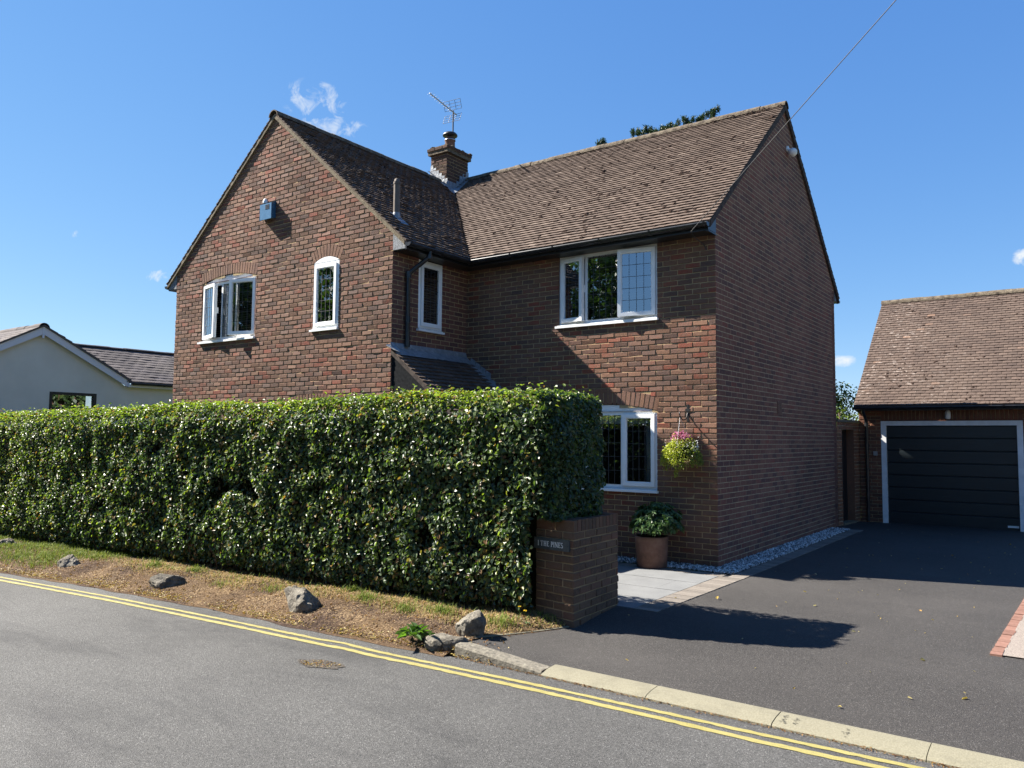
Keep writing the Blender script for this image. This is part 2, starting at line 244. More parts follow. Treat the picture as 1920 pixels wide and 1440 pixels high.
class MB:
    def __init__(s): s.v = []; s.f = []; s.r = []; s.m = []; s.sm = []
    def add(s, vs, fs, r=None, mi=0, smooth=False):
        n = len(s.v); s.v += [tuple(v) for v in vs]
        r = random.random() if r is None else r
        for f in fs: s.f.append(tuple(i + n for i in f)); s.r.append(r); s.m.append(mi); s.sm.append(smooth)
    def box(s, a, b, r=None, mi=0, M_=None):
        x0, y0, z0 = a; x1, y1, z1 = b
        vs = [Vector(p) for p in ((x0, y0, z0), (x1, y0, z0), (x1, y1, z0), (x0, y1, z0), (x0, y0, z1), (x1, y0, z1), (x1, y1, z1), (x0, y1, z1))]
        if M_ is not None: vs = [M_ @ v for v in vs]
        s.add(vs, [(0, 3, 2, 1), (4, 5, 6, 7), (0, 1, 5, 4), (1, 2, 6, 5), (2, 3, 7, 6), (3, 0, 4, 7)], r, mi)
    def prism(s, pts, d, r=None, mi=0):
        n = len(pts); a = [Vector(p) for p in pts]; b = [p + Vector(d) for p in a]
        s.add(a + b, [tuple(range(n))[::-1], tuple(range(n, 2 * n))] + [(i, (i + 1) % n, n + (i + 1) % n, n + i) for i in range(n)], r, mi)
    def tube(s, path, rad, n=10, mi=0, cap=True, smooth=True):
        path = [Vector(p) for p in path]; rings = []; prev = None
        rads = rad if isinstance(rad, (list, tuple)) else [rad] * len(path)
        for i, p in enumerate(path):
            t = (path[min(i + 1, len(path) - 1)] - path[max(i - 1, 0)]).normalized()
            if prev is None: a = t.orthogonal().normalized()
            else: a = (prev - t * prev.dot(t)).normalized()
            prev = a; b = t.cross(a)
            rings.append([p + (a * math.cos(2 * math.pi * k / n) + b * math.sin(2 * math.pi * k / n)) * rads[i] for k in range(n)])
        vs = [v for r_ in rings for v in r_]
        fs = [(i * n + k, i * n + (k + 1) % n, (i + 1) * n + (k + 1) % n, (i + 1) * n + k) for i in range(len(path) - 1) for k in range(n)]
        s.add(vs, fs, None, mi, smooth)
        if cap: s.add(rings[0], [tuple(range(n))[::-1]], None, mi); s.add(rings[-1], [tuple(range(n))], None, mi)
    def lathe(s, c, prof, n=24, mi=0, wob=0):
        vs = []
        for (r, z) in prof:
            for k in range(n):
                a = 2 * math.pi * k / n; rr = r * (1 + wob * math.sin(3 * a + z * 9)); vs.append((c[0] + rr * math.cos(a), c[1] + rr * math.sin(a), c[2] + z))
        s.add(vs, [(i * n + k, i * n + (k + 1) % n, (i + 1) * n + (k + 1) % n, (i + 1) * n + k) for i in range(len(prof) - 1) for k in range(n)], None, mi, True)
    def build(s, name, mats, parent=None, loc=None):
        me = bpy.data.meshes.new(name); me.from_pydata(s.v, [], s.f)
        at = me.attributes.new('rnd', 'FLOAT', 'FACE'); at.data.foreach_set('value', np.array(s.r, 'f'))
        me.polygons.foreach_set('material_index', np.array(s.m, 'i')); me.polygons.foreach_set('use_smooth', np.array(s.sm, bool)); me.update()
        return link(name, me, mats, parent, loc)
def np_mesh(name, V, F, R, mats, parent=None, loc=None, smooth=False):
    me = bpy.data.meshes.new(name); k = F.shape[1]
    me.vertices.add(len(V)); me.vertices.foreach_set('co', V.astype('f').ravel())
    me.loops.add(F.size); me.loops.foreach_set('vertex_index', F.astype('i').ravel())
    me.polygons.add(len(F)); me.polygons.foreach_set('loop_start', np.arange(0, F.size, k, dtype='i'))
    at = me.attributes.new('rnd', 'FLOAT', 'FACE'); at.data.foreach_set('value', R.astype('f'))
    me.polygons.foreach_set('use_smooth', np.full(len(F), smooth, bool)); me.update(calc_edges=True); me.validate()
    return link(name, me, mats, parent, loc)
def unit(a): return a / np.maximum(np.linalg.norm(a, axis=1, keepdims=True), 1e-9)
def leaves(name, P, Nn, D, L, W, R, mats, parent=None, loc=None, fold=.25, curl=.15):
    n = len(P); Nn = unit(Nn); D = unit(D - Nn * np.sum(D * Nn, 1, keepdims=True)); S = np.cross(D, Nn)
    L = np.broadcast_to(L, n)[:, None]; W = np.broadcast_to(W, n)[:, None]
    up = Nn * W * fold; dn = Nn * L * curl
    vs = np.stack([P, P + D * L * .3 + S * W * .46 + up, P + D * L * .68 + S * W * .40 + up - dn * .4, P + D * L - dn, P + D * L * .68 - S * W * .40 + up - dn * .4, P + D * L * .3 - S * W * .46 + up], 1).reshape(-1, 3)
    b = (np.arange(n) * 6)[:, None]
    F = np.concatenate([b + np.array([[0, 1, 2, 3]]), b + np.array([[0, 3, 4, 5]])], 0)
    return np_mesh(name, vs, F, np.concatenate([R, R]), mats, parent, loc)
def rv(n): return unit(rng.normal(size=(n, 3)))
def fbm(P, s, oct=3, off=0.0):
    return np.array([mnoise.fractal(Vector(p) * s + Vector((off, off * 1.7, 0)), 1.0, 2.0, oct) for p in P])

# ---- brickwork: chamfered bricks over a mortar bed
def subtract(iv, cuts):
    for (a, b) in cuts:
        out = []
        for (p, q) in iv:
            if b <= p or a >= q: out.append((p, q)); continue
            if a > p: out.append((p, a))
            if b < q: out.append((b, q))
        iv = out
    return iv
def brickq(mb, O, U, Nn, q, r, d=.0065, c=.006, j=1.15):
    cu = sum(p[0] for p in q) / 4; cz = sum(p[1] for p in q) / 4
    hu = max(abs(p[0] - cu) for p in q); hz = max(abs(p[1] - cz) for p in q)
    off = random.gauss(0, .0012) * j; tu = random.gauss(0, .0016) * j; tz = random.gauss(0, .0014) * j
    vo = []; vi = []
    for (u, z) in q:
        u += random.gauss(0, .0012) * j; z += random.gauss(0, .0012) * j
        vo.append(O + U * u + Z * z)
        su = max(0, 1 - c / max(hu, .001)); sz = max(0, 1 - c / max(hz, .001))
        un, zn = cu + (u - cu) * su, cz + (z - cz) * sz
        vi.append(O + U * un + Z * zn + Nn * (d + off + tu * (u - cu) / max(hu, .01) + tz * (z - cz) / max(hz, .01)))
    mb.add(vo + vi, [(4, 5, 6, 7), (0, 1, 5, 4), (1, 2, 6, 5), (2, 3, 7, 6), (3, 0, 4, 7)], r, 0)
class Arch:
    def __init__(s, uc, wd, spring, rise, ring=.215):
        s.uc, s.w, s.sp, s.rise, s.ring = uc, wd, spring, rise, ring
        s.R = (wd * wd / 4 + rise * rise) / (2 * rise); s.zc = spring + rise - s.R; s.ha = math.asin(wd / 2 / s.R)
    def inner(s, z):
        if z < s.sp or z > s.sp + s.rise: return None
        h = math.sqrt(max(0, s.R ** 2 - (z - s.zc) ** 2)); return (s.uc - h, s.uc + h) if h > 0 else None
    def outer(s, z):
        Ro = s.R + s.ring
        if z < s.sp - .01 or z > s.zc + Ro: return None
        h = min(math.sqrt(max(0, Ro ** 2 - (z - s.zc) ** 2)), max((z - s.zc) * math.tan(s.ha), s.w / 2)); return (s.uc - h, s.uc + h)
def brick_wall(name, O, U, Nn, z0, z1, ext, openings, arches, mats, parent, phase=0.0, reveal=.10, skip=None, bd=.0085, bj=1.3):
    mb = MB(); O = Vector(O); U = Vector(U); Nn = Vector(Nn); k = 0; z = z0; zmax = z1
    while z < zmax - .01:
        zt = min(z + .075, zmax); zm = (z + zt) / 2
        a, b = ext(zm); a0, b0 = ext(z); a1, b1 = ext(zt)
        ops = [(o[0], o[1]) for o in openings if o[2] <= zm <= o[3]]
        bi = ops + [x.inner(zm) for x in arches if x.inner(zm)]
        cuts = ops + [x.outer(zm) for x in arches if x.outer(zm)]
        if skip: cuts = cuts + skip(zm)
        for (p, q) in subtract([(a, b)], bi):
            pl, pt = (a0, a1) if p == a else (p, p); ql, qt = (b0, b1) if q == b else (q, q)
            mb.add([O + U * pl + Z * z, O + U * ql + Z * z, O + U * qt + Z * zt, O + U * pt + Z * zt], [(0, 1, 2, 3)], .5, 1)
        off = phase + (.1125 if k % 2 else 0)
        for (p, q) in subtract([(a, b)], cuts):
            if q - p < .02: continue
            i = math.floor((p - off) / .225) ; 
            while True:
                u0 = off + i * .225; u1 = u0 + .225; i += 1
                if u0 >= q: break
                s0 = p - .003 if u0 <= p + .03 else u0 + .005; s1 = q + .003 if u1 >= q - .03 else u1 - .005
                if u0 + .03 >= q or s1 - s0 < .028: continue
                brickq(mb, O, U, Nn, [(s0, z + .005), (s1, z + .005), (s1, zt - .005), (s0, zt - .005)], random.random(), d=bd, j=bj)
        z = zt; k += 1
    for (u0, u1, oz0, oz1) in openings:
        D = -Nn * reveal
        for (p, q) in (((u0, oz0), (u0, oz1)), ((u1, oz1), (u1, oz0)), ((u1, oz0), (u0, oz0)), ((u0, oz1), (u1, oz1))):
            P_ = O + U * p[0] + Z * p[1]; Q_ = O + U * q[0] + Z * q[1]
            mb.add([P_, Q_, Q_ + D, P_ + D], [(0, 1, 2, 3)], .45, 0)
    for A in arches:
        Rm = A.R + .11; n = max(5, round(2 * A.ha * Rm / .075)); da = 2 * A.ha / n
        for i in range(n):
            t0 = -A.ha + i * da + .004 / Rm; t1 = -A.ha + (i + 1) * da - .004 / Rm; Ri = A.R + .004; Ro = A.R + A.ring - .004
            q = [(A.uc + Ri * math.sin(t0), A.zc + Ri * math.cos(t0)), (A.uc + Ri * math.sin(t1), A.zc + Ri * math.cos(t1)), (A.uc + Ro * math.sin(t1), A.zc + Ro * math.cos(t1)), (A.uc + Ro * math.sin(t0), A.zc + Ro * math.cos(t0))]
            brickq(mb, O, U, Nn, q, .3 + .45 * random.random(), j=.6)
    return mb.build(name, mats, parent)

# ---- roof tiles
def tiles(mb, O, U, Sd, Nn, length, rng_u, gauge=.1, wd=.167, th=.024, jit=1.0, r_of=None):
    O = Vector(O); U = Vector(U).normalized(); Sd = Vector(Sd).normalized(); Nn = Vector(Nn).normalized()
    n = int(length / gauge); 
    for k in range(n):
        s = k * gauge; a, b = rng_u(s + gauge * .5)
        if b - a < .03: continue
        off = (wd / 2 if k % 2 else 0) + random.uniform(-.006, .006); i = math.floor((a - off) / wd)
        wave = [random.gauss(0, .002) for _ in range(3)]
        while True:
            u0 = off + i * wd; u1 = u0 + wd; i += 1
            if u0 >= b: break
            p, q = max(u0, a) + .0028, min(u1, b) - .0028
            if q - p < .03: continue
            lift = th + abs(random.gauss(0, .0028)) * jit + (random.random() < .04) * .008 * jit; ds = random.gauss(0, .0035) * jit; sk = random.gauss(0, .0025) * jit
            cam_ = .0035; m = (p + q) / 2; h = s + gauge + .012
            def pt(u, ss, nn): return O + U * u + Sd * ss + Nn * nn
            tilt = random.gauss(0, .0022) * jit
            vs = [pt(p, s + ds - sk, lift - th + tilt), pt(m, s + ds, lift - th + cam_), pt(q, s + ds + sk, lift - th - tilt),
                  pt(p, s + ds - sk, lift + tilt), pt(m, s + ds, lift + cam_), pt(q, s + ds + sk, lift - tilt),
                  pt(p, h, .004), pt(m, h, .004 + cam_), pt(q, h, .004)]
            r = random.random() if r_of is None else r_of(m, s)
            mb.add(vs, [(3, 4, 7, 6), (4, 5, 8, 7), (0, 1, 4, 3), (1, 2, 5, 4), (0, 3, 6), (2, 8, 5)], r)
def ridge(mb, a, b, rad=.125, seg=.44, drop=.035, ang=2.95):
    a = Vector(a); b = Vector(b); d = (b - a); L = d.length; d.normalize(); s = d.cross(Z).normalized(); n = round(L / seg); st = L / n
    for i in range(n):
        p = a + d * (i * st + .003); q = a + d * ((i + 1) * st + .012); r = rad * random.uniform(.95, 1.05); dz = random.gauss(0, .004); rings = []
        for P_ in (p, q):
            for rr in (r, r - .018):
                rings.append([P_ + s * (rr * math.sin(t)) + Z * (rr * math.cos(t) - rad + drop + dz + .02) for t in [ang * (j / 8 - .5) for j in range(9)]])
        vs = sum(rings, [])
        fs = [(j, j + 1, 18 + j + 1, 18 + j) for j in range(8)] + [(9 + j + 1, 9 + j, j, j + 1)[::-1] for j in range(8)] + [(18 + j, 18 + j + 1, 27 + j + 1, 27 + j) for j in range(8)]
        fs += [(0, 18, 27, 9), (8, 17, 35, 26)]
        mb.add(vs, fs, None, 0)
def blob(mb, c, sx, sy, sz, nrm=Z, r=None):
    nrm = Vector(nrm).normalized(); a = nrm.orthogonal().normalized(); b = nrm.cross(a); th = random.random() * 6.28
    a, b = a * math.cos(th) + b * math.sin(th), b * math.cos(th) - a * math.sin(th)
    vs = []
    for (rr, h) in ((1, 0), (.85, .5), (.45, .9)):
        for k in range(7):
            t = 2 * math.pi * (k + .5 * (h > .4)) / 7; q = rr * random.uniform(.75, 1.2)
            vs.append(Vector(c) + a * (sx * q * math.cos(t)) + b * (sy * q * math.sin(t)) + nrm * (sz * h * random.uniform(.8, 1.2)))
    vs.append(Vector(c) + nrm * sz)
    mb.add(vs, [(i * 7 + k, i * 7 + (k + 1) % 7, (i + 1) * 7 + (k + 1) % 7, (i + 1) * 7 + k) for i in range(2) for k in range(7)] + [(14 + k, 14 + (k + 1) % 7, 21) for k in range(7)], r)
def gutter(mb, path, rad=.06, side=None):
    # half-round channel, hollow upward, along a straight run a->b
    a, b = Vector(path[0]), Vector(path[1]); d = (b - a).normalized(); s = d.cross(Z).normalized()
    def ring(P_, r): return [P_ + s * (r * math.cos(t)) - Z * (r * math.sin(t)) for t in [math.pi * j / 10 for j in range(11)]]
    vs = ring(a, rad) + ring(b, rad) + ring(a, rad - .006) + ring(b, rad - .006)
    fs = [(j, 11 + j, 12 + j, j + 1) for j in range(10)] + [(22 + j, 23 + j, 34 + j, 33 + j) for j in range(10)] + [(0, 22, 33, 11), (10, 21, 43, 32)]
    mb.add(vs, fs, None, 0, True)
    for P_ in (a, b): mb.add(ring(P_, rad), [tuple(range(11))])
    L = (b - a).length; n = max(2, round(L / .9))
    for i in range(n + 1):
        P_ = a + d * (.04 + (L - .08) * i / n); v = ring(P_ - d * .016, rad + .007) + ring(P_ + d * .016, rad + .007)
        mb.add(v, [(j, 11 + j, 12 + j, j + 1) for j in range(10)], None, 0, True)

# ---- windows
def window(parent, O, U, Nn, wd, h, lights, label=None, arch=None, leadgrid=(4, 5), blind=True, sillz=None, set_in=.03, sill_over=.06, pale=None):
    """O: lower left outer corner on the wall plane; lights: (u0,u1,kind,angle) as fractions of width"""
    O = Vector(O); U = Vector(U); Nn = Vector(Nn)
    X = Matrix((U, Nn, Z)).transposed().to_4x4(); X.translation = O      # local (u, out, z)
    fw = .055; fr = MB(); n0, n1 = -set_in - .05, -set_in
    fr.box((0, n0, 0), (wd, n1, fw), .5, 0, X); fr.box((0, n0, h - fw), (wd, n1, h), .5, 0, X)
    fr.box((0, n0, fw), (fw, n1, h - fw), .5, 0, X); fr.box((wd - fw, n0, fw), (wd, n1, h - fw), .5, 0, X)
    for (a, b, kind, ang) in lights[1:]: fr.box((a * wd - fw / 2, n0, fw), (a * wd + fw / 2, n1 - .003, h - fw), .5, 0, X)
    win = fr.build('window', uP, parent)
    if label: win['label'] = label
    sb = MB(); sb.box((-sill_over * .6, -set_in, -.045), (wd + sill_over * .3, .055, -.012), .5, 0, X); sb.box((0, -set_in - .05, -.012), (wd, .03, -.001), .5, 0, X)
    sb.build('sill', uP, win)
    if arch:
        A = arch; ib = MB(); n = 14; pts = [Vector((-.002, 0, h + .002)), Vector((wd + .002, 0, h + .002))]
        ang = [A.ha * (1 - 2 * i / n) for i in range(n + 1)]
        pts += [Vector((wd / 2 + A.R * math.sin(t), 0, A.zc - O.z + A.R * math.cos(t))) for t in ang]
        ib.prism([X @ (p + Vector((0, -set_in - .03, 0))) for p in pts], Nn * .034); ib.build('arch_panel', uP, win)
    for li, (a, b, kind, ang) in enumerate(lights):
        u0 = a * wd + (fw if a == 0 else fw / 2) - .012; u1 = b * wd - (fw if b == 1 else fw / 2) + .012; z0, z1 = fw - .012, h - fw + .012
        w_ = u1 - u0; hinge_left = ang >= 0
        L = Matrix.Translation(Vector((u0 if hinge_left else u1, n1 + .004, z0))) @ Matrix.Rotation(ang if hinge_left else ang, 4, 'Z')
        Y = X @ L; ox = 0 if hinge_left else -w_
        if kind == 's':
            sf = .052; s = MB(); hh = z1 - z0; d0, d1 = -.035, .028
            s.box((ox, d0, 0), (ox + w_, d1, sf), .5, 0, Y); s.box((ox, d0, hh - sf), (ox + w_, d1, hh), .5, 0, Y)
            s.box((ox, d0, sf), (ox + sf, d1, hh - sf), .5, 0, Y); s.box((ox + w_ - sf, d0, sf), (ox + w_, d1, hh - sf), .5, 0, Y)
            for (bx0, bz0, bx1, bz1) in ((sf, sf, w_ - sf, sf + .012), (sf, hh - sf - .012, w_ - sf, hh - sf), (sf, sf + .012, sf + .012, hh - sf - .012), (w_ - sf - .012, sf + .012, w_ - sf, hh - sf - .012)):
                s.box((ox + bx0, d0 + .01, bz0), (ox + bx1, d1 - .012, bz1), .5, 0, Y)
            s.build('sash', uP, win); g0, g1, gz0, gz1 = ox + sf + .01, ox + w_ - sf - .01, sf + .01, hh - sf - .01
        else:
            g0, g1, gz0, gz1 = ox + .01, ox + w_ - .01, .01, z1 - z0 - .01
        p = MB(); p.add([Y @ Vector(q) for q in ((g0, .0, gz0), (g1, .0, gz0), (g1, .0, gz1), (g0, .0, gz1))], [(0, 1, 2, 3)]); p.build('pane', glassM, win)
        lc = MB(); nc, nr = leadgrid if isinstance(leadgrid[0], int) else leadgrid[li]
        for i in range(1, nc): u = g0 + (g1 - g0) * i / nc; lc.box((u - .0028, -.001, gz0), (u + .0028, .004, gz1), .5, 0, Y)
        for i in range(1, nr): zz = gz0 + (gz1 - gz0) * i / nr; lc.box((g0, -.001, zz - .0028), (g1, .0037, zz + .0028), .5, 0, Y)
        lc.build('leading', leadDM, win)
        if kind == 's' and ang == 0 or True:
            hb = MB(); hx = ox + (w_ - .026 if hinge_left else .026) if kind == 's' else None
            if hx is not None: hb.box((hx - .012, -.07, (z1 - z0) * .45), (hx + .012, -.035, (z1 - z0) * .45 + .11), .5, 0, Y); hb.build('handle', uP, win)
    # room recess, near-black to stand for an unlit interior, and blind
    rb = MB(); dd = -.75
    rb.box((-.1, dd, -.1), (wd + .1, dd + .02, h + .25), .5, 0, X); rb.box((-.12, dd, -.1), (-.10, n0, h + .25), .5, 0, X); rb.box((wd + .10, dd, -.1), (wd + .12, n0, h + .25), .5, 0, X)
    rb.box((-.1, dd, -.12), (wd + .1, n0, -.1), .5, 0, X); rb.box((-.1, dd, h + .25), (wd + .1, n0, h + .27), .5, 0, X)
    rb.build('dark_room', roomM, win)
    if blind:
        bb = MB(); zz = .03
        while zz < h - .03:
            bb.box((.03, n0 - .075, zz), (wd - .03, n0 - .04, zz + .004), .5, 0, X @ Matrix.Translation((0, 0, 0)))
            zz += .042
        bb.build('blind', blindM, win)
    if pale:
        pb = MB(); pb.box((.03, n0 - .03, h - pale), (wd - .03, n0 - .02, h - .02), .5, 0, X)
        pb.build('valance', curtainM, win)
        for (c0, c1) in ((.0, .16), (.84, 1.0)):
            cb = MB(); n = 18; fr_ = [(c0 + (c1 - c0) * i / n, .02 * math.sin(i * 2.1)) for i in range(n + 1)]
            cb.add([X @ Vector((u * wd, n0 - .12 + o, z_)) for (u, o) in fr_ for z_ in (0.0, h)], [(2 * i, 2 * i + 2, 2 * i + 3, 2 * i + 1) for i in range(n)])
            cb.build('curtain', curtainM, win)
    return win

# =================================================================== ground
def sheet(name, pts, z, m, kind='structure', label=None):
    me = bpy.data.meshes.new(name); me.from_pydata([(x, y, z) for x, y in pts], [], [tuple(range(len(pts)))]); me.update()
    return tag(link(name, me, m), label, None, None, kind)
sheet('ground', [(-300, -300), (300, -300), (300, 300), (-300, 300)], -.22, gardenM)
RE = [(-60, -18.5), (-25, -8.6), (-14, -6.45), (-10.5, -5.96), (-7.9, -5.62), (-5.63, -5.34), (-3.5, -5.18), (-1.98, -5.14), (-.42, -5.03), (30, -4.97)]
sheet('road', RE + [(60, -4.9), (60, -30), (-60, -44)], -.14, roadM)
def zd(y): return 0.0 if y >= -3.0 else (-.10 * (-3.0 - y) / 1.78 if y > -4.78 else -.10 - .25 * (-4.78 - y))
def zx(x, y): return zd(y) + max(0, .062 - .068 * (x + .42) / .89) * min(1, max(0, (-3.9 - y) / .85))
def dense(poly, step=.22):
    out = []
    for (a, b) in zip(poly[:-1], poly[1:]):
        n = max(1, int(math.dist(a, b) / step)); out += [(a[0] + (b[0] - a[0]) * i / n, a[1] + (b[1] - a[1]) * i / n) for i in range(n)]
    return out + [poly[-1]]
def stripe(name, c, wd, z):
    pts = dense(c, .05); vs = []
    for i, p in enumerate(pts):
        a, b = pts[max(i - 1, 0)], pts[min(i + 1, len(pts) - 1)]; d = Vector((b[0] - a[0], b[1] - a[1])).normalized(); n = Vector((-d.y, d.x))
        e = .0035; vs += [(p[0] + n.x * (wd / 2 + random.gauss(0, e)), p[1] + n.y * (wd / 2 + random.gauss(0, e)), z), (p[0] - n.x * (wd / 2 + random.gauss(0, e)), p[1] - n.y * (wd / 2 + random.gauss(0, e)), z)]
    me = bpy.data.meshes.new(name); me.from_pydata(vs, [], [(2 * i, 2 * i + 1, 2 * i + 3, 2 * i + 2) for i in range(len(pts) - 1)]); me.update()
    return tag(link(name, me, yellowM), None, None, None, 'structure')
YU = [(-25, -8.78), (-14, -6.62), (-10, -6.10), (-7.49, -5.80), (-5.22, -5.565), (-3.14, -5.42), (-1.75, -5.345), (-1.5, -5.30), (-1.09, -5.315), (-.49, -5.285), (.55, -5.235), (1.6, -5.20), (2.2, -5.19), (3.2, -5.15), (9, -5.12)]
YL = [(-25, -8.90), (-14, -6.73), (-10, -6.20), (-7.25, -5.89), (-5.01, -5.665), (-2.98, -5.525), (-1.62, -5.455), (-1.37, -5.425), (-.98, -5.425), (-.39, -5.385), (.63, -5.34), (1.65, -5.315), (2.23, -5.315), (3.0, -5.275), (9, -5.24)]
stripe('road_marking', YU, .050, -.136); stripe('road_marking', YL, .060, -.136)
potholeM = M('pothole_fill', rough=1); base(potholeM, ramp(potholeM, nse(potholeM, 45, 6, .7), [(.3, (.018, .016, .014)), (.55, (.07, .06, .048)), (.75, (.17, .14, .10))])); bump(potholeM, nse(potholeM, 60, 5), .02)
# pothole: a shallow worn hole with a broken dark rim
pm = MB(); ring = []
for rr, zz in ((1.15, -.1355), (1.0, -.137), (.8, -.1375), (.0, -.1375)):
    for k in range(26):
        t = 2 * math.pi * k / 26; q = rr * (1 + .16 * math.sin(2 * t + 1) + .09 * math.sin(5 * t) + .07 * math.sin(9 * t + 2) + .05 * math.sin(13 * t)); ring.append((-1.14 + .19 * q * math.cos(t + .55) * 1.0, -5.86 + .075 * q * math.sin(t) + .05 * q * math.cos(t), zz))
pm.add(ring, [(i * 26 + k, i * 26 + (k + 1) % 26, (i + 1) * 26 + (k + 1) % 26, (i + 1) * 26 + k) for i in range(3) for k in range(26)])
tag(pm.build('pothole', potholeM), None, None, None, 'structure')
# driveway
xs = [-.46, -.3, -.15, 0, .15, .3, .4] + [i * .5 for i in range(1, 31)]; ys = [-4.85 + .17 * i for i in range(12)] + [-2.7 + .45 * i for i in range(30)]
def left_edge(y): return -.455 + (y + 4.86) / 2.099 - .03 if y < -3.85 else -.02
vs = []; fs = []
for j, y in enumerate(ys):
    for i, x in enumerate(xs):
        t = (x + .46) / 15.46; le = left_edge(y); xx_ = le + (15 - le) * t; vs.append((xx_, y, zx(xx_, y) + .004 * mnoise.noise(Vector((x, y, 0)) * 1.4)))
for j in range(len(ys) - 1):
    for i in range(len(xs) - 1): a = j * len(xs) + i; fs.append((a, a + 1, a + len(xs) + 1, a + len(xs)))
me = bpy.data.meshes.new('driveway'); me.from_pydata(vs, [], fs); me.update(); tag(link('driveway', me, driveM), None, None, None, 'structure')
sheet('garden', [(-16, -3.6), (-.3, -3.0), (.0, -2.9), (.0, 0), (-4.4, 7), (-16, 7)], -.012, gardenM)
# kerb: one tapered weathered stone, then pale dropped stones
kb = MB(); x0, x1 = -.42, .47; prof = lambda zt: [(-5.005, -.15), (-5.005, zt - .02), (-4.99, zt - .004), (-4.87, zt), (-4.84, zt - .01), (-4.84, -.2)]
n = 9
for i in range(n):
    xa, xb = x0 + (x1 - x0) * i / n, x0 + (x1 - x0) * (i + 1) / n; za, zb = -.035 - .068 * i / n, -.035 - .068 * (i + 1) / n
    j1 = [(xa, y, z) for y, z in prof(za)]; j2 = [(xb, y, z) for y, z in prof(zb)]
    kb.add(j1 + j2, [(k, k + 1, 6 + k + 1, 6 + k) for k in range(5)] + ([tuple(range(6))[::-1]] if i == 0 else []), .5)
tag(kb.build('kerb', kerbOM), None, None, None, 'structure')
kb = MB(); pr_ = [(-5.012, -.15), (-5.01, -.132), (-4.985, -.118), (-4.90, -.104), (-4.80, -.099), (-4.775, -.104), (-4.775, -.2)]
x = .472
for i in range(14):
    L_ = .907; a = x + .003; b = x + L_ - .003; dy = random.gauss(0, .004); dz = random.gauss(0, .0015)
    pts = [(a, y + dy, z + dz) for y, z in pr_] + [(b, y + dy * .5, z + dz) for y, z in pr_]
    kb.add(pts, [(k, 7 + k, 7 + k + 1, k + 1)[::-1] for k in range(6)] + [tuple(range(7))[::-1], tuple(range(7, 14))]); x += L_
tag(kb.build('kerb', kerbM), None, None, None, 'structure')
scuffM = M('tyre_rubber', (.085, .08, .062), .9)
kb = MB()
for (cx, wd_, nn) in ((2.33, .02, 16), (2.41, .014, 14), (2.72, .03, 12)):
    for i in range(nn):
        u = cx + random.gauss(0, wd_ * .4); t = random.uniform(.1, .85); y = -4.985 + t * .17; z = -.118 + (.0165 * t if t > .5 else .0165 * t); y2 = y + .005
        zz = lambda yy: -.118 + .014 * (yy + 4.985) / .085 if yy < -4.90 else -.104 + .005 * (yy + 4.90) / .10
        l = random.uniform(.008, .02); kb.add([(u, y, zz(y) + .0016), (u + l, y, zz(y) + .0016), (u + l, y2, zz(y2) + .0016), (u, y2, zz(y2) + .0016)], [(0, 1, 2, 3)])
tag(kb.build('kerb_marking', scuffM), None, None, None, 'structure')
# concrete edging between verge and driveway
eb = MB(); a = Vector((-.455, -4.86, 0)); b = Vector((.05, -3.80, 0)); d = (b - a).normalized(); nrm = Vector((-d.y, d.x, 0))
n = 6
for i in range(n):
    p, q = a + (b - a) * i / n, a + (b - a) * (i + 1) / n
    for P_ in (p, q): P_.z = zx(P_.x, P_.y) + .010
    eb.prism([p, q, q + nrm * .045, p + nrm * .045], (0, 0, -.15), .5)
tag(eb.build('edging', kerbM), None, None, None, 'structure')
# verge: banked strip of dry grass and soil
HB = lambda x: -3.72 + .073 * (x + .45)            # hedge foot line
def road_edge(x):
    for (a, b) in zip(RE[:-1], RE[1:]):
        if a[0] <= x <= b[0]: return a[1] + (b[1] - a[1]) * (x - a[0]) / (b[0] - a[0])
    return -5
def vmax(x): return x
def verge_z(x, y):
    h, r = HB(x), road_edge(x) ; t = min(1, max(0, (h + .25 - y) / (h + .25 - r)))
    bank = .5 + .18 * mnoise.noise(Vector((x * .6, 3, 0)))
    z = 0.02 - .03 * t - .125 * (0 if t < bank else ((t - bank) / (1 - bank)) ** 1.25)
    z += (.018 * mnoise.fractal(Vector((x * 2.2, y * 2.2, 1)), 1, 2, 4) + .03 * mnoise.noise(Vector((x * 1.1, y * 1.1, 5)))) * min(1, 5 * (1 - t) + .1)
    z = z if t < 1 else -.137
    if x > -.65 and y > -5.0:
        k = min(1, (x + .65) / .2); e = zx(x, y) + .003; d_ = min(1, max(0, (y + 4.86 - (x + .455) * 2.099) / .45)); z = z * (1 - k) + k * (e * (1 - d_) + max(z, e) * d_)
    return z
vs = []; fs = []; NX, NY = 420, 34
for i in range(NX):
    x = -18 + (17.99) * i / (NX - 1)
    for j in range(NY):
        t = j / (NY - 1); xx = x
        y0 = HB(xx) + .9; y1 = road_edge(xx) - .05 + .05 * mnoise.noise(Vector((xx * 2.3, 0, 9)))
        ylim = y1 if xx < -.455 else max(y1, -4.86 + (xx + .455) * 2.099) - .03
        y = y0 + (ylim - y0) * t; z = verge_z(xx, y)
        vs.append((xx, y, z))
for i in range(NX - 1):
    for j in range(NY - 1): a = i * NY + j; fs.append((a, a + 1, a + NY + 1, a + NY))
me = bpy.data.meshes.new('verge'); me.from_pydata(vs, [], fs); me.polygons.foreach_set('use_smooth', np.ones(len(fs), bool)); me.update()
tag(link('verge', me, soilM), None, None, None, 'structure')
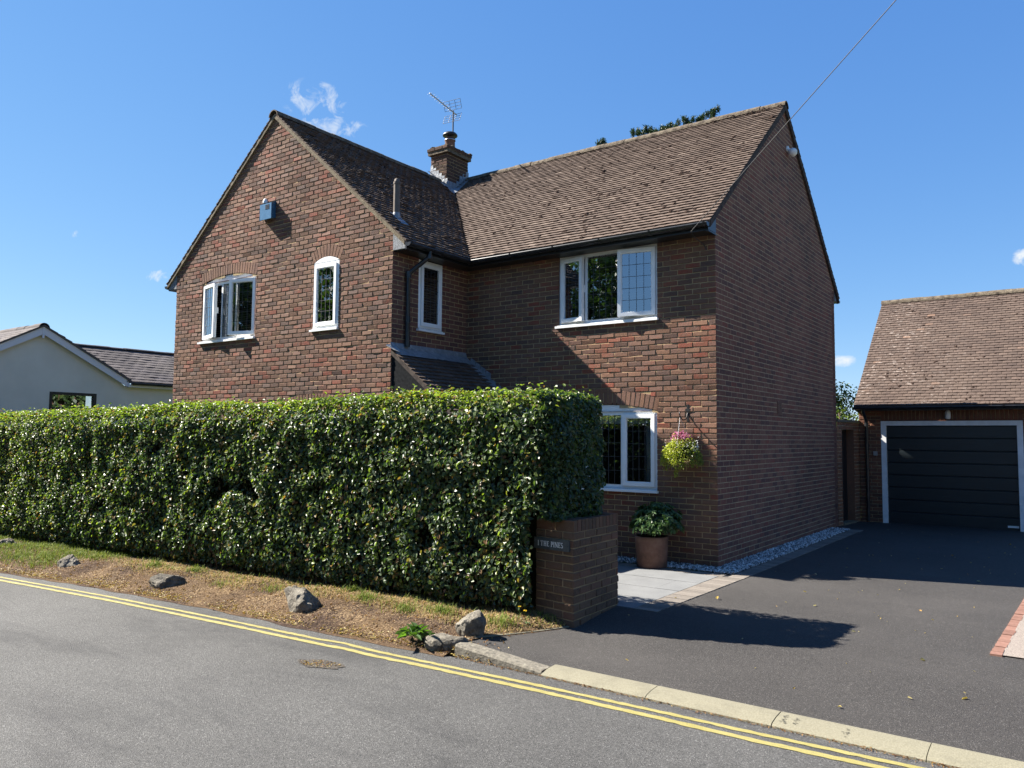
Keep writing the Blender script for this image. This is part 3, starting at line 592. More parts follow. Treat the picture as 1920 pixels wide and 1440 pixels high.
# paving: granite slabs, sett borders
pv = MB()
for j in range(5):
    y1 = -.62 - j * .6; y0 = y1 - .595
    if j == 3: y0 = -2.955
    if y1 < -2.9: break
    xx = .235 - (.3 if j % 2 else 0) - 2.7 * 1
    while xx < .235:
        a, b = max(xx, -2.4), min(xx + .9, .24)
        pv.box((a + .003, y0 + .003, -.05), (b - .003, y1 - .003, .006 + random.gauss(0, .0008)))
        xx += .9
tag(pv.build('paving', slabM), None, None, None, 'structure')
st = MB(); y = -2.955
while y < 5.75:
    st.box((.245 if y < -.6 else .345, y + .002, -.05), (.50 + .045 * (y + 2.95) / 2.4 if y < -.6 else .545, y + .1, .007 + random.gauss(0, .001))); y += .103
x = -2.4
while x < .24: st.box((x + .002, -.615, -.05), (x + .1, -.40, .007 + random.gauss(0, .001))); x += .103
st.box((.345, 5.76, -.05), (.56, 6.1, .006)); tag(st.build('paving', settM), None, None, None, 'structure')
rs = MB()
for i in range(60):
    y = -2.72 + i * .105; x = 3.34 + .035 * (y + 2.7)
    rs.box((x, y + .002, -.05), (x + .085 + random.gauss(0, .003), y + .101, .012 + random.gauss(0, .002)))
tag(rs.build('edging', redSettM), None, None, None, 'structure')
sheet('path', [(3.42, -2.70), (14, -2.5), (14, 7.5), (3.75, 7.5)], .011, resinM)
# white stone strip along the wall foot
def stones(n, fn):
    C_ = np.array([fn() for _ in range(n)]); base_ = np.array([(1, 0, 0), (-.5, .8, 0), (-.5, -.8, 0), (0, 0, .75), (.1, .1, -.7)], float)
    ang = rng.uniform(0, 6.28, n); s = rng.uniform(.011, .026, n); V = np.repeat(base_[None], n, 0) * rng.uniform(.7, 1.3, (n, 5, 3)) * s[:, None, None]
    ca, sa = np.cos(ang)[:, None], np.sin(ang)[:, None]; V = np.stack([V[..., 0] * ca - V[..., 1] * sa, V[..., 0] * sa + V[..., 1] * ca, V[..., 2]], -1) + C_[:, None]
    b = (np.arange(n) * 5)[:, None]; F = np.concatenate([b + np.array([f]) for f in ((0, 1, 3), (1, 2, 3), (2, 0, 3), (1, 0, 4), (2, 1, 4), (0, 2, 4))])
    return V.reshape(-1, 3), F, np.tile(rng.random(n), 6)
def gp():
    if random.random() < .8: y = random.uniform(-.39, 6.0); return (random.uniform(.0, .345), y, .012 + random.uniform(0, .012))
    return (random.uniform(-2.2, .3), random.uniform(-.395, -.0), .012 + random.uniform(0, .012))
V, F, R = stones(9000, gp); tag(np_mesh('gravel', V, F, R, stoneM), None, None, None, 'stuff')

# =================================================================== the brick house
house = thing('brick_house', (-4.43, 0, 0), 'two storey brown brick house with tiled gable roofs and white windows, behind the tall hedge', 'house')
XW, PW, WW, DD = -4.43, -1.79, 5.93, 6.53
XL = XW - WW; XR = -7.39; ZR1, ZR2 = 7.45, 7.60; ZE = 4.69; SW = (ZR1 - ZE) / (XW + .3 - XR); SWL = .835; SM = (ZR2 - ZE) / (DD / 2 + .3)
def ext_wing(z):
    zl = ZR1 - SWL * (XR - XL) - .06; zr = ZR1 - SW * (XW - XR) - .06
    return (max(0, (z - zl) / SWL), WW - max(0, (z - zr) / SW))
W3 = (-9.475 - XL, -7.815 - XL, 3.5, 4.6); W4 = (-6.25 - XL, -5.635 - XL, 3.5, 4.6)
G1 = (-9.55 - XL, -8.92 - XL, 1.02, 2.12); G2 = (-6.95 - XL, -5.45 - XL, 1.02, 2.12)
def arch_of(o, rise, ring=.215): return Arch((o[0] + o[1]) / 2, o[1] - o[0], o[3], rise, ring)
A3, A4, AG1, AG2 = arch_of(W3, .105), arch_of(W4, .085), arch_of(G1, .07), arch_of(G2, .10)
brick_wall('wall', (XL, PW, 0), (1, 0, 0), (0, -1, 0), -.06, 7.42, ext_wing, [W3, W4, G1, G2], [A3, A4, AG1, AG2], [brickM, mortarM], house)
W1 = (-2.565 - XW, -.875 - XW, 3.49, 4.575); W2 = (-2.565 - XW, -.885 - XW, 1.01, 2.135)
A2 = arch_of(W2, .10)
brick_wall('wall', (XW, 0, 0), (1, 0, 0), (0, -1, 0), -.06, 4.62, lambda z: (0, 4.43), [W1, W2], [A2], [brickM, mortarM], house, phase=-.07)
W5 = (.575, 1.15, 3.455, 4.56)
brick_wall('wall', (XW, PW, 0), (0, 1, 0), (1, 0, 0), -.06, 4.62, lambda z: (0, 1.79), [W5], [], [shadedBrickM, mortarM], house, bd=.0035, bj=.5)
zw_side = ZE + SM * .3 - .06
brick_wall('wall', (0, 0, 0), (0, 1, 0), (1, 0, 0), -.06, 7.52, lambda z: (max(0, (z - zw_side) / SM), DD - max(0, (z - zw_side) / SM)), [], [], [shadedBrickM, sideMortarM], house, phase=-.1125, bd=.0032, bj=.35)
bw = MB()
bw.prism([(XL + .02, PW + .02, -.05), (XL + .02, DD, -.05), (XL + .02, DD, 4.6), (XL + .02, PW + .02, 4.6)], (.2, 0, 0)); bw.prism([(XL, DD - .02, -.05), (0, DD - .02, -.05), (0, DD - .02, 4.8), (XL, DD - .02, 4.8)], (0, -.2, 0))
bw.prism([(XL + .05, DD - .1, 4.75), (XW, DD - .1, 4.75), (XR, DD - .1, ZR1 - .1)], (0, -.1, 0))
bw.build('rear_wall', brickM, house)
# roofs
yv = lambda x: (ZE + SW * (XW + .3 - x) - ZE) / SM - .3          # valley: y at a given x
rb = MB()
def slab(pts, d=-.05): rb.prism(pts, (0, 0, d), .2)
YF = PW - .055; RM = DD / 2
slab([(XW + .3, YF + .02, ZE), (XW + .3, -.3, ZE), (XR, RM, ZR1), (XR, YF + .02, ZR1)])
slab([(XR, YF + .02, ZR1), (XR, DD + .3, ZR1), (XL - .3, DD + .3, ZR1 - SWL * (XR - XL + .3)), (XL - .3, YF + .02, ZR1 - SWL * (XR - XL + .3))])
slab([(XW + .3, -.3, ZE - .003), (.035, -.3, ZE - .003), (.035, RM, ZR2), (XR, RM, ZR2)])
slab([(.035, RM, ZR2), (.035, DD + .3, ZE), (XR, DD + .3, ZE), (XR, RM, ZR2)])
roof = rb.build('roof', tileM, house)
tb = MB(); sl_ = Vector((XR - XW - .3, 0, ZR1 - ZE)); nr_ = Vector((SW, 0, 1)); ln = sl_.length; cw = abs(sl_.x) / ln
tiles(tb, (XW + .3, YF, ZE), (0, 1, 0), sl_, nr_, ln - .03, lambda s: (0, yv(XW + .3 - s * cw) - YF - .01), jit=1.3)
tb.build('roof_tiles', tileM, house)
tb = MB(); sl_ = Vector((0, RM + .3, ZR2 - ZE)); nr_ = Vector((0, -SM, 1)); ln = sl_.length; cm = sl_.y / ln
tiles(tb, (XW + .3, -.3, ZE), (1, 0, 0), sl_, nr_, ln - .03, lambda s: (-(s * cm) * SM / SW + .01, .05 - XW - .3), jit=.55)
tb.build('roof_tiles', tileM, house)
tb = MB(); sl_ = Vector((XR - XL + .3, 0, SWL * (XR - XL + .3))); nr_ = Vector((-SWL, 0, 1)); ln = sl_.length
tiles(tb, (XL - .3, YF, ZR1 - SWL * (XR - XL + .3)), (0, 1, 0), sl_, nr_, ln - .03, lambda s: (0, .5), jit=1.2)
tb.build('roof_tiles', tileM, house)
tb = MB(); sl_ = Vector((0, -RM - .3, ZR2 - ZE)); nr_ = Vector((0, SM, 1)); ln = sl_.length
tiles(tb, (.05, DD + .3, ZE), (-1, 0, 0), sl_, nr_, ln - .03, lambda s: (0, .5), jit=1.2)
tb.build('roof_tiles', tileM, house)
rg = MB(); ridge(rg, (.06, RM, ZR2), (XR + .3, RM, ZR2)); rg.build('ridge_tiles', ridgeM, house)
rg = MB(); ridge(rg, (XR, YF - .02, ZR1), (XR, 2.55, ZR1)); rg.build('ridge_tiles', ridgeM, house)
# verges: cement bedding under the tile edges
h_ = .075
def verge_strip(y, xa, za, xb, zb, dep=.05): vb = MB(); vb.prism([(xa, y, za - .012), (xb, y, zb - .012), (xb, y, zb - .012 - h_), (xa, y, za - .012 - h_)], (0, dep, 0), .5); vb.build('verge_mortar', cementM, house)
verge_strip(YF + .012, XR, ZR1, XW + .27, ZE + .03); verge_strip(YF + .012, XR, ZR1, XL - .27, ZR1 - SWL * (XR - XL + .27))
for (ya, yb) in ((-.27, RM), (DD + .27, RM)): vb = MB(); vb.prism([(.006, ya, ZE + SM * .03 - .012), (.006, yb, ZR2 - .012), (.006, yb, ZR2 - .11), (.006, ya, ZE + SM * .03 - .1)], (.036, 0, 0), .5); vb.build('verge_mortar', vergeDM, house)
# eaves: soffit, fascia, box ends
def board(fn, m_=None, name='eaves_board', par=None):
    e = MB(); fn(e); return e.build(name, m_ or fasciaM, par or house)
for nm, p, q in (('soffit', (XW, -.27, 4.572), (-.02, .0, 4.585)), ('fascia', (XW + .285, -.285, 4.57), (.012, -.262, 4.72)), ('soffit', (XW, PW + .02, 4.572), (XW + .27, -.27, 4.5845)), ('fascia', (XW + .262, PW - .01, 4.57), (XW + .2845, -.285, 4.72)),
                 ('soffit', (XL - .27, PW, 4.6), (XL, DD, 4.615)), ('fascia', (XL - .285, PW - .01, 4.6), (XL - .262, DD, 4.77)), ('soffit', (XL, DD, 4.6), (.0, DD + .262, 4.615)), ('fascia', (XL, DD + .262, 4.6), (.012, DD + .285, 4.72)), ('eaves_return', (-.02, -.29, 4.556), (.02, 0.0, 4.572))):
    board(lambda e: e.box(p, q), name=nm)
board(lambda e: e.prism([(-.03, 0, 4.585), (-.03, -.262, 4.585), (-.03, -.262, 4.70), (-.03, 0, 4.90)], (.042, 0, 0)))
board(lambda e: e.prism([(-.03, DD, 4.615), (-.03, DD + .262, 4.615), (-.03, DD + .262, 4.70), (-.03, DD, 4.90)], (.042, 0, 0)))
board(lambda e: e.prism([(XW + .004, PW - .012, 4.585), (XW + .262, PW - .012, 4.585), (XW + .262, PW - .012, 4.69), (XW + .004, PW - .012, 4.88)], (0, .03, 0)), flakeM)
board(lambda e: e.prism([(XL - .004, PW - .012, 4.615), (XL - .262, PW - .012, 4.615), (XL - .262, PW - .012, 4.74), (XL - .004, PW - .012, 4.92)], (0, .03, 0)), flakeM)
def gut(pts, name='gutter', par=None, r=.058):
    g = MB(); gutter(g, pts, r); return g.build(name, blackM, par or house)
gut([(XW + .35, -.345, 4.655), (.035, -.345, 4.665)]); gut([(XW + .345, -.30, 4.655), (XW + .345, PW - .045, 4.66)]); gut([(XL - .345, PW - .03, 4.70), (XL - .345, DD, 4.70)]); gut([(XL, DD + .345, 4.66), (.03, DD + .345, 4.66)])
dp = MB(); dp.tube([(XW + .345, -1.335, 4.62), (XW + .345, -1.335, 4.55), (XW + .31, -1.36, 4.50), (XW + .10, -1.49, 4.30), (XW + .06, -1.51, 4.24), (XW + .06, -1.51, 3.13)], .036, 12)
for zz in (4.25, 3.55): dp.tube([(XW + .06, -1.51, zz - .05), (XW + .06, -1.51, zz + .05)], .045, 12)
dp.tube([(XW + .335, -1.34, 4.5), (XW + .335, -1.34, 4.56)], .046, 12); dp.tube([(XW + .06, -1.51, 3.12), (XW + .06, -1.51, 3.2)], .043, 12)
dp.build('downpipe', blackM, house)
# windows
R_ = math.radians
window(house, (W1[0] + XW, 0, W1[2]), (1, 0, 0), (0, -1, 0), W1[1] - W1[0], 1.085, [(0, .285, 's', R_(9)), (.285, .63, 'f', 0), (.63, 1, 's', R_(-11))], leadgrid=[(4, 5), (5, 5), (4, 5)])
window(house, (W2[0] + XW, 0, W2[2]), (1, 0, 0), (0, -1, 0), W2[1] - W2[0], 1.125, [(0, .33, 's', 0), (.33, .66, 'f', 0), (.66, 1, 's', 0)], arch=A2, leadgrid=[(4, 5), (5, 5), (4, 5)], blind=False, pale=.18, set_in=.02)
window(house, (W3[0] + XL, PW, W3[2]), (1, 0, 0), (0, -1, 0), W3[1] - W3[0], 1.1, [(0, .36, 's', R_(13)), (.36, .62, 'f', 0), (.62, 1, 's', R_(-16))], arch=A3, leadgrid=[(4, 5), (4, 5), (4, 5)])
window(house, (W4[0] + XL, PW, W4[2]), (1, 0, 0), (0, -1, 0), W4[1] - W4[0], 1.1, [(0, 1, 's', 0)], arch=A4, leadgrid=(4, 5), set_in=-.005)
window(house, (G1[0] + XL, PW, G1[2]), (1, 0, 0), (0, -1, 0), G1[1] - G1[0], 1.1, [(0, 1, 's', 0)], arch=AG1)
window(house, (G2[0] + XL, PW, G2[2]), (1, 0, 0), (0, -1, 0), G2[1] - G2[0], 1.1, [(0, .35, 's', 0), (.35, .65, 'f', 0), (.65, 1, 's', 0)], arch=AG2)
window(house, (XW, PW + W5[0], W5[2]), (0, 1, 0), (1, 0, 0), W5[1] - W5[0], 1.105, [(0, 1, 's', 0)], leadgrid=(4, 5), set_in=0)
# porch lean-to in the corner
pc = MB(); px1 = -3.05; pz = 3.06; ps = .78; pe = pz - ps * (px1 - XW)
pc.prism([(XW, PW + .02, pz), (px1, PW + .02, pe), (px1, -.005, pe), (XW, -.005, pz)], (0, 0, -.06), .3)
porch = pc.build('porch_roof', tileM, house)
tb = MB(); sl_ = Vector((XW - px1, 0, pz - pe)); ln = sl_.length
tiles(tb, (px1, PW - .03, pe), (0, 1, 0), sl_, (ps, 0, 1), ln - .06, lambda s: (0, 1.80), gauge=.1, jit=1.2); tb.build('porch_tiles', tileM, porch)
ck = MB(); ck.prism([(XW + .006, PW + .012, pz - .07), (px1 - .05, PW + .012, pe - .05), (px1 - .05, PW + .012, 1.9), (XW + .006, PW + .012, 1.9)], (0, .03, 0)); ck.build('porch_cheek', boardDM, porch)
ck = MB(); ck.prism([(XW + .002, PW - .015, pz - .005), (px1 + .03, PW - .015, pe - .03), (px1 + .03, PW - .015, pe - .10), (XW + .002, PW - .015, pz - .075)], (0, .026, 0)); ck.build('porch_verge', vergeDM, porch)
ld = MB(); n = 12
for i in range(n):
    ya = PW - .04 + (1.80) * i / n; yb = PW - .04 + 1.80 * (i + 1) / n + .01; a_ = XW + .02; o = random.gauss(0, .004)
    ld.add([(XW + .012, ya, pz + .11), (XW + .012, yb, pz + .11), (a_ + .02, yb, pz + .028 + o), (a_ + .02, ya, pz + .028), (a_ + .15, ya, pz - .16 * ps + .035 + o), (a_ + .15, yb, pz - .16 * ps + .035)], [(0, 1, 2, 3), (3, 2, 5, 4)])
ld.add([(XW - .03, PW - .10, pz + .06), (XW + .12, PW - .07, pz - .02), (XW + .2, PW + .04, pz - .06), (XW + .01, PW + .02, pz + .10)], [(0, 1, 2, 3)])
x = XW + .1
while x < px1:
    zz = pz - ps * (x - XW); stp = .0375; ztop = math.floor((zz + .13) / .075) * .075
    ld.add([(x, -.012, zz + .02), (x + .115, -.012, zz - .115 * ps + .02), (x + .115, -.012, ztop - .05), (x + .02, -.012, ztop)], [(0, 1, 2, 3)])
    ld.add([(x, -.012, zz + .03), (x + .115, -.012, zz - .115 * ps + .03), (x + .09, -.13, zz - .115 * ps + .038), (x - .02, -.13, zz + .038)], [(0, 1, 2, 3)]); x += .11
ld.build('lead_flashing', leadM, porch)
# chimney
chx0, chx1, chy0, chy1 = -7.64, -7.175, 2.6, 3.33
for i, (O_, U_, N_, L_) in enumerate((((chx0, chy0, 6.3), (1, 0, 0), (0, -1, 0), chx1 - chx0), ((chx1, chy0, 6.3), (0, 1, 0), (1, 0, 0), chy1 - chy0), ((chx1, chy1, 6.3), (-1, 0, 0), (0, 1, 0), chx1 - chx0), ((chx0, chy1, 6.3), (0, -1, 0), (-1, 0, 0), chy1 - chy0))):
    if i == 0:
        chim = brick_wall('chimney', O_, U_, N_, 0, 1.78, lambda z, L_=L_: (0, L_), [], [], [chimM, pierMortarM], house, reveal=0)
    else:
        brick_wall('chimney_side', O_, U_, N_, 0, 1.78, lambda z, L_=L_: (0, L_), [], [], [chimM, pierMortarM], chim, phase=.1125 if i in (1, 3) else 0)
for (e, za, zb) in ((.03, 8.06, 8.135), (.065, 8.135, 8.215)):
    for i, (O_, U_, N_, L_) in enumerate((((chx0 - e, chy0 - e, za), (1, 0, 0), (0, -1, 0), chx1 - chx0 + 2 * e), ((chx1 + e, chy0 - e, za), (0, 1, 0), (1, 0, 0), chy1 - chy0 + 2 * e), ((chx0 - e, chy1 + e, za), (0, -1, 0), (-1, 0, 0), chy1 - chy0 + 2 * e))):
        brick_wall('chimney_corbel', O_, U_, N_, 0, zb - za, lambda z, L_=L_: (0, L_), [], [], [chimM, pierMortarM], chim)
cp = MB(); cp.box((chx0 - .055, chy0 - .055, 8.06), (chx1 + .055, chy1 + .055, 8.205)); cp.box((chx0 - .03, chy0 - .03, 8.19), (chx1 + .03, chy1 + .03, 8.235))
for i in range(26):
    s_ = random.choice((0, 1, 2)); blob(cp, (random.uniform(chx0 - .05, chx1 + .05), random.uniform(chy0 - .05, chy1 + .05), 8.215), .06, .05, .04)
cp.build('chimney_cap', ridgeM, chim)
pt = MB(); cc = (-7.41, 2.97, 8.23); pt.lathe(cc, [(.135, 0), (.13, .03), (.118, .05), (.112, .24), (.124, .25), (.124, .285), (.112, .29), (.105, .33)], 20); pt.build('chimney_pot', terraM, chim)
pt = MB(); pt.lathe(cc, [(.07, .33), (.07, .37), (.165, .36), (.172, .375), (.165, .40), (.13, .435), (.06, .455), (0, .46)], 24); pt.build('chimney_cowl', ironM, chim)
pt = MB()
for zz in (.262,): pt.lathe(cc, [(.127, zz - .006), (.129, zz), (.127, zz + .006)], 20)
pt.build('pot_clamp', metalM, chim)
ld = MB(); zr = lambda x: ZE + SW * (XW + .3 - x); zm = lambda y: ZE + SM * (y + .3)
y = chy0 - .004; x = chx0 - .02
pts = []
while x < chx1:      # stepped flashing on the front face
    z_ = zr(x) ; ztop = math.floor((zr(x) + .17) / .075) * .075 + .04
    ld.add([(x, y - .006, zr(x) - .03), (x + .09, y - .006, zr(x + .09) - .03), (x + .09, y - .007, ztop), (x + .015, y - .007, ztop)], [(0, 1, 2, 3)])
    ld.add([(x, y - .006, zr(x) + .035), (x + .09, y - .006, zr(x + .09) + .035), (x + .10, y - .12, zr(x + .10) + .03), (x + .01, y - .12, zr(x + .01) + .03)], [(0, 1, 2, 3)]); x += .085
n = 7; xr = chx1 + .012
for i in range(n):   # apron on the right face running down into the valley
    ya = chy0 - .03 + (chy1 - chy0 + .05) * i / n; yb = ya + (chy1 - chy0 + .05) / n + .004
    za, zb = max(zr(chx1), zm(ya)), max(zr(chx1), zm(yb)); zt = max(7.43, math.floor((zb + .16) / .075) * .075)
    xo = .30 * (1 - .5 * i / n); f = lambda xx, yy: max(zr(xx), zm(yy)) + .035
    ld.add([(xr, ya, za + .02), (xr, yb, zb + .02), (xr, yb, zt), (xr, ya + .02, zt), (xr + xo, ya - .16, f(xr + xo, ya - .16)), (xr + xo, yb - .16, f(xr + xo, yb - .16))], [(0, 1, 2, 3), (0, 4, 5, 1)], i / n)
ld.build('lead_flashing', leadM, chim)
# soil vent pipe through the wing roof
vp = MB(); vx, vy = -4.80, -1.36; vz = zr(vx); vp.tube([(vx, vy, vz - .1), (vx, vy, vz + .57)], .052, 14); vp.tube([(vx, vy, vz + .55), (vx, vy, vz + .585)], .058, 14); vp.tube([(vx, vy, vz + .585), (vx, vy, vz + .63), (vx, vy, vz + .645)], [.045, .04, .02], 14)
vpo = vp.build('vent_pipe', pipeM, house)
vp = MB(); vp.lathe((vx, vy, vz), [(.055, .08), (.058, .07), (.065, .0), (.07, -.08)], 16); vp.add([(vx + .20, vy - .08, zr(vx + .20) + .034), (vx + .20, vy + .08, zr(vx + .20) + .034), (vx - .06, vy + .10, zr(vx - .06) + .032), (vx - .06, vy - .10, zr(vx - .06) + .032)], [(0, 1, 2, 3)]); vp.build('pipe_flashing', leadM, vpo)
# moss
ms = MB()
for i in range(560):
    x = random.uniform(XW + .2, .0); t = random.random() ** .9; y = -.28 + t * (RM + .2); xx = x - (t * 3.2 if random.random() < .5 else 0)
    if xx < XW + .3 - (y + .3) * SM / SW + .1 or mnoise.noise(Vector((xx * .9, y * .9, 2))) < random.uniform(-.5, .35): continue
    s_ = random.uniform(.012, .034) * (1.5 if random.random() < .06 else 1); blob(ms, (xx, y, zm(y) + .018), s_ * 1.5, s_, s_ * .7, (0, -SM, 1))
for i in range(650):
    x = random.uniform(XR + .1, XW + .25); y = random.uniform(YF + .1, 2.6)
    if y > yv(x) - .1 or mnoise.noise(Vector((x, y, 7)) * 1.1) < random.uniform(-.5, .3): continue
    s_ = random.uniform(.010, .028); blob(ms, (x, y, zr(x) + .018), s_, s_ * 1.5, s_ * .7, (SW, 0, 1))
for i in range(60):
    x = random.uniform(-6.5, .0) if i % 2 else random.gauss(-.5, .4); blob(ms, (min(x, 0), RM - .12 - random.uniform(0, .06), ZR2 - .05 - random.uniform(0, .05)), .026, .02, .014, (0, -.7, 1))
ms.build('moss', mossM, roof)['kind'] = 'stuff'
av = MB(); av.box((-.02, 2.65, 2.15), (.012, 2.87, 2.375)); 
for i in range(6): av.box((.010, 2.67, 2.175 + i * .033), (.018, 2.85, 2.188 + i * .033))
av.build('air_vent', terraM, house)

# things fixed to the house
al = thing('alarm_box', (-7.47, PW, 5.51), 'blue alarm box with white lamp on the left gable above the open window', 'alarm box')
a_ = MB(); a_.prism([(-7.64, PW - .005, 5.56), (-7.60, PW - .13, 5.52), (-7.60, PW - .13, 5.80), (-7.64, PW - .005, 5.86)], (.32, 0, 0)); a_.build('box', blueM, al)
a_ = MB()
for i in range(4): a_.box((-7.45, PW - .135, 5.70 + i * .022), (-7.34, PW - .128, 5.71 + i * .022))
a_.build('louvre', ironM, al)
a_ = MB(); a_.lathe((-7.56, PW - .05, 5.845), [(.042, 0), (.045, .03), (.035, .065), (.015, .085), (0, .09)], 14); a_.build('lamp', lampM, al)
fl = thing('wall_lamp', (0, 3.41, 6.84), 'small white globe wall lamp high on the right gable', 'lamp')
a_ = MB(); a_.tube([(.004, 3.41, 6.84), (.03, 3.41, 6.84)], .055, 16); a_.tube([(.03, 3.41, 6.83), (.07, 3.41, 6.80)], .028, 12); a_.build('mount', lampM, fl)
a_ = MB(); a_.lathe((.10, 3.42, 6.77), [(0, -.075), (.045, -.065), (.072, -.03), (.078, .01), (.06, .05), (.03, .068), (0, .07)], 18); a_.build('globe', lampM, fl)
ae = thing('tv_aerial', (-7.41, 2.99, 8.2), 'spindly rooftop TV aerial on a thin mast beside the chimney pot', 'aerial')
mx0, my0 = -7.455, 3.12
a_ = MB(); a_.tube([(mx0, my0, 8.1), (mx0, my0, 9.26)], .016, 8); a_.build('mast', ironM, ae)
b0 = Vector((mx0 + .05, my0 + .06, 9.17)); b1 = Vector((-7.30, 2.13, 9.27)); bd = (b1 - b0).normalized(); bs = bd.cross(Z).normalized()
a_ = MB(); a_.tube([b0, b1], .013, 8)
for i in range(11): p = b0 + (b1 - b0) * (.18 + .08 * i); a_.tube([p - bs * .07, p + bs * .07], .003, 5)
a_.build('boom', metalM, ae)
for sgn in (1, -1):
    a_ = MB(); p0 = b0 + bd * .12 + Z * (.03 * sgn); up = (Z * sgn * .9 + bd * .35).normalized()
    for k in range(4): q = p0 + up * (.03 + .07 * k); a_.tube([q - bs * .23, q + bs * .23], .0045, 5)
    for k in (-1, -.33, .33, 1): a_.tube([p0 + up * .03 + bs * .23 * k, p0 + up * .24 + bs * .23 * k], .0045, 5)
    a_.build('reflector', ironM, ae)
wr = MB(); p0 = Vector((-.183, -.405, 4.553)); p1 = Vector((2.619, -1.739, 6.246)); d = p1 - p0
pts = [p0 + d * (t * 3.4) - Z * (1.1 * (t * (1 - t)) * 0) for t in [i / 16 for i in range(17)]]
wr.tube(pts, .005, 6); wr.tube([p0, p0 + Vector((-.02, .13, -.04)), p0 + Vector((.02, .38, -.10)), p0 + Vector((.06, .395, -.18))], .006, 6)
tag(wr.build('overhead_cable', wireM), 'thin dark overhead cable rising from the front eaves into the sky', 'cable')

# =================================================================== garage
gar = thing('garage', (1.85, 7.92, 0), 'brown brick garage with steep tiled roof and dark panelled door', 'garage')
gx0, gx1, gy, gyr = .144, 3.75, 7.92, 11.0; gze, gye = 2.47, 7.60; gs = .807; gzr = gze + gs * (gyr - gye)
GD = (.575 - gx0, 3.125 - gx0, -.1, 2.156)
brick_wall('wall', (gx0, gy, 0), (1, 0, 0), (0, -1, 0), -.06, 2.44, lambda z: (0, gx1 - gx0), [GD], [], [garBrickM, pierMortarM], gar, reveal=.16, skip=lambda z: [(GD[0], GD[1])] if z > 2.15 else [])
sb = MB(); x = GD[0]
while x < GD[1] - .02:
    brickq(sb, Vector((gx0, gy, 0)), Vector((1, 0, 0)), Vector((0, -1, 0)), [(x + .005, 2.165), (x + .07, 2.165), (x + .07, 2.375), (x + .005, 2.375)], .2 + .4 * random.random()); x += .075
sb.build('soldier_course', garBrickM, gar)
gw = MB()
gw.prism([(gx0, gy + .02, -.05), (gx0, gy + 6, -.05), (gx0, gy + 6, 2.5), (gx0, gyr, gzr - .15), (gx0, gy + .02, 2.5)], (.2, 0, 0)); gw.prism([(gx1, gy + .02, -.05), (gx1, gy + 6, -.05), (gx1, gy + 6, 2.5), (gx1, gyr, gzr - .15), (gx1, gy + .02, 2.5)], (-.2, 0, 0)); gw.box((gx0, gy + 5.8, -.05), (gx1, gy + 6, 2.5)); gw.build('side_wall', garBrickM, gar)
gr = MB(); gr.prism([(.11, gye, gze), (gx1 + .04, gye, gze), (gx1 + .04, gyr, gzr), (.11, gyr, gzr)], (0, 0, -.05)); gr.prism([(.11, gyr, gzr), (gx1 + .04, gyr, gzr), (gx1 + .04, 2 * gyr - gye, gze), (.11, 2 * gyr - gye, gze)], (0, 0, -.05))
gro = gr.build('roof', tileGM, gar)
tb = MB(); sl_ = Vector((0, gyr - gye, gzr - gze)); tiles(tb, (.10, gye, gze), (1, 0, 0), sl_, (0, -gs, 1), sl_.length - .04, lambda s: (0, gx1 - .05), gauge=.1, jit=.45, th=.018); tb.build('roof_tiles', tileGM, gar)
tb = MB(); ridge(tb, (.09, gyr, gzr), (gx1 + .05, gyr, gzr)); tb.build('ridge_tiles', ridgeM, gar)
ms = MB()
for i in range(300):
    x = random.uniform(.2, gx1); y = random.uniform(gye + .02, gyr - .1)
    if mnoise.noise(Vector((x * 1.2, y, 4))) < random.uniform(-.3, .5) - .1 * x: continue
    s_ = random.uniform(.010, .026) * (1.6 if random.random() < .08 else 1); blob(ms, (x, y, gze + gs * (y - gye) + .018), s_ * 1.5, s_, s_ * .6, (0, -gs, 1))
for i in range(40): blob(ms, (random.uniform(.3, gx1), gye + .01, gze + .015), .022, .02, .02)
ms.build('moss', mossM, gro)['kind'] = 'stuff'
board(lambda e: e.box((.13, gye + .015, 2.37), (gx1 + .03, gye + .04, 2.50)), name='fascia', par=gar); board(lambda e: e.box((.16, gye + .04, 2.375), (gx1, gy, 2.39)), name='soffit', par=gar)
gb = MB(); gb.prism([(.13, gy + .2, 2.3), (.13, gye + .02, 2.38), (.13, gye + .02, 2.47), (.13, gyr, gzr - .06), (.13, gyr, gzr - .14), (.13, gy + .2, 2.6)], (.02, 0, 0)); gb.build('eaves_board', fasciaM, gar)
gut([(.11, gye - .04, 2.445), (gx1 + .04, gye - .04, 2.445)], par=gar, r=.055)
dp = MB(); dp.tube([(.30, gye - .04, 2.42), (.30, gye - .03, 2.34), (.30, gy - .07, 2.16), (.30, gy - .055, 2.10), (.30, gy - .055, .02)], .034, 12)
for zz in (2.05, 1.1): dp.tube([(.30, gy - .055, zz), (.30, gy - .055, zz + .06)], .042, 12)
dp.build('downpipe', blackM, gar)
fx0, fx1 = .575, 3.125; fr = MB(); fr.box((fx0, gy - .012, -.02), (fx0 + .10, gy + .10, 2.156)); fr.box((fx1 - .10, gy - .012, -.02), (fx1, gy + .10, 2.156)); fr.box((fx0 + .10, gy - .010, 2.06), (fx1 - .10, gy + .10, 2.156)); fr.build('door_frame', whiteM, gar)
dr = MB(); ph = 2.07 / 8
for i in range(8):
    z0 = -.01 + i * ph
    dr.prism([(fx0 + .10, gy + .07, z0 + .004), (fx0 + .10, gy + .058, z0 + .012), (fx0 + .10, gy + .058, z0 + ph - .016), (fx0 + .10, gy + .070, z0 + ph - .004), (fx0 + .10, gy + .1, z0 + ph - .004), (fx0 + .10, gy + .1, z0 + .004)], (fx1 - fx0 - .2, 0, 0))
dr.box((fx0 + .1, gy + .085, -.01), (fx1 - .1, gy + .11, 2.07))
door = dr.build('door', garDoorM, gar)
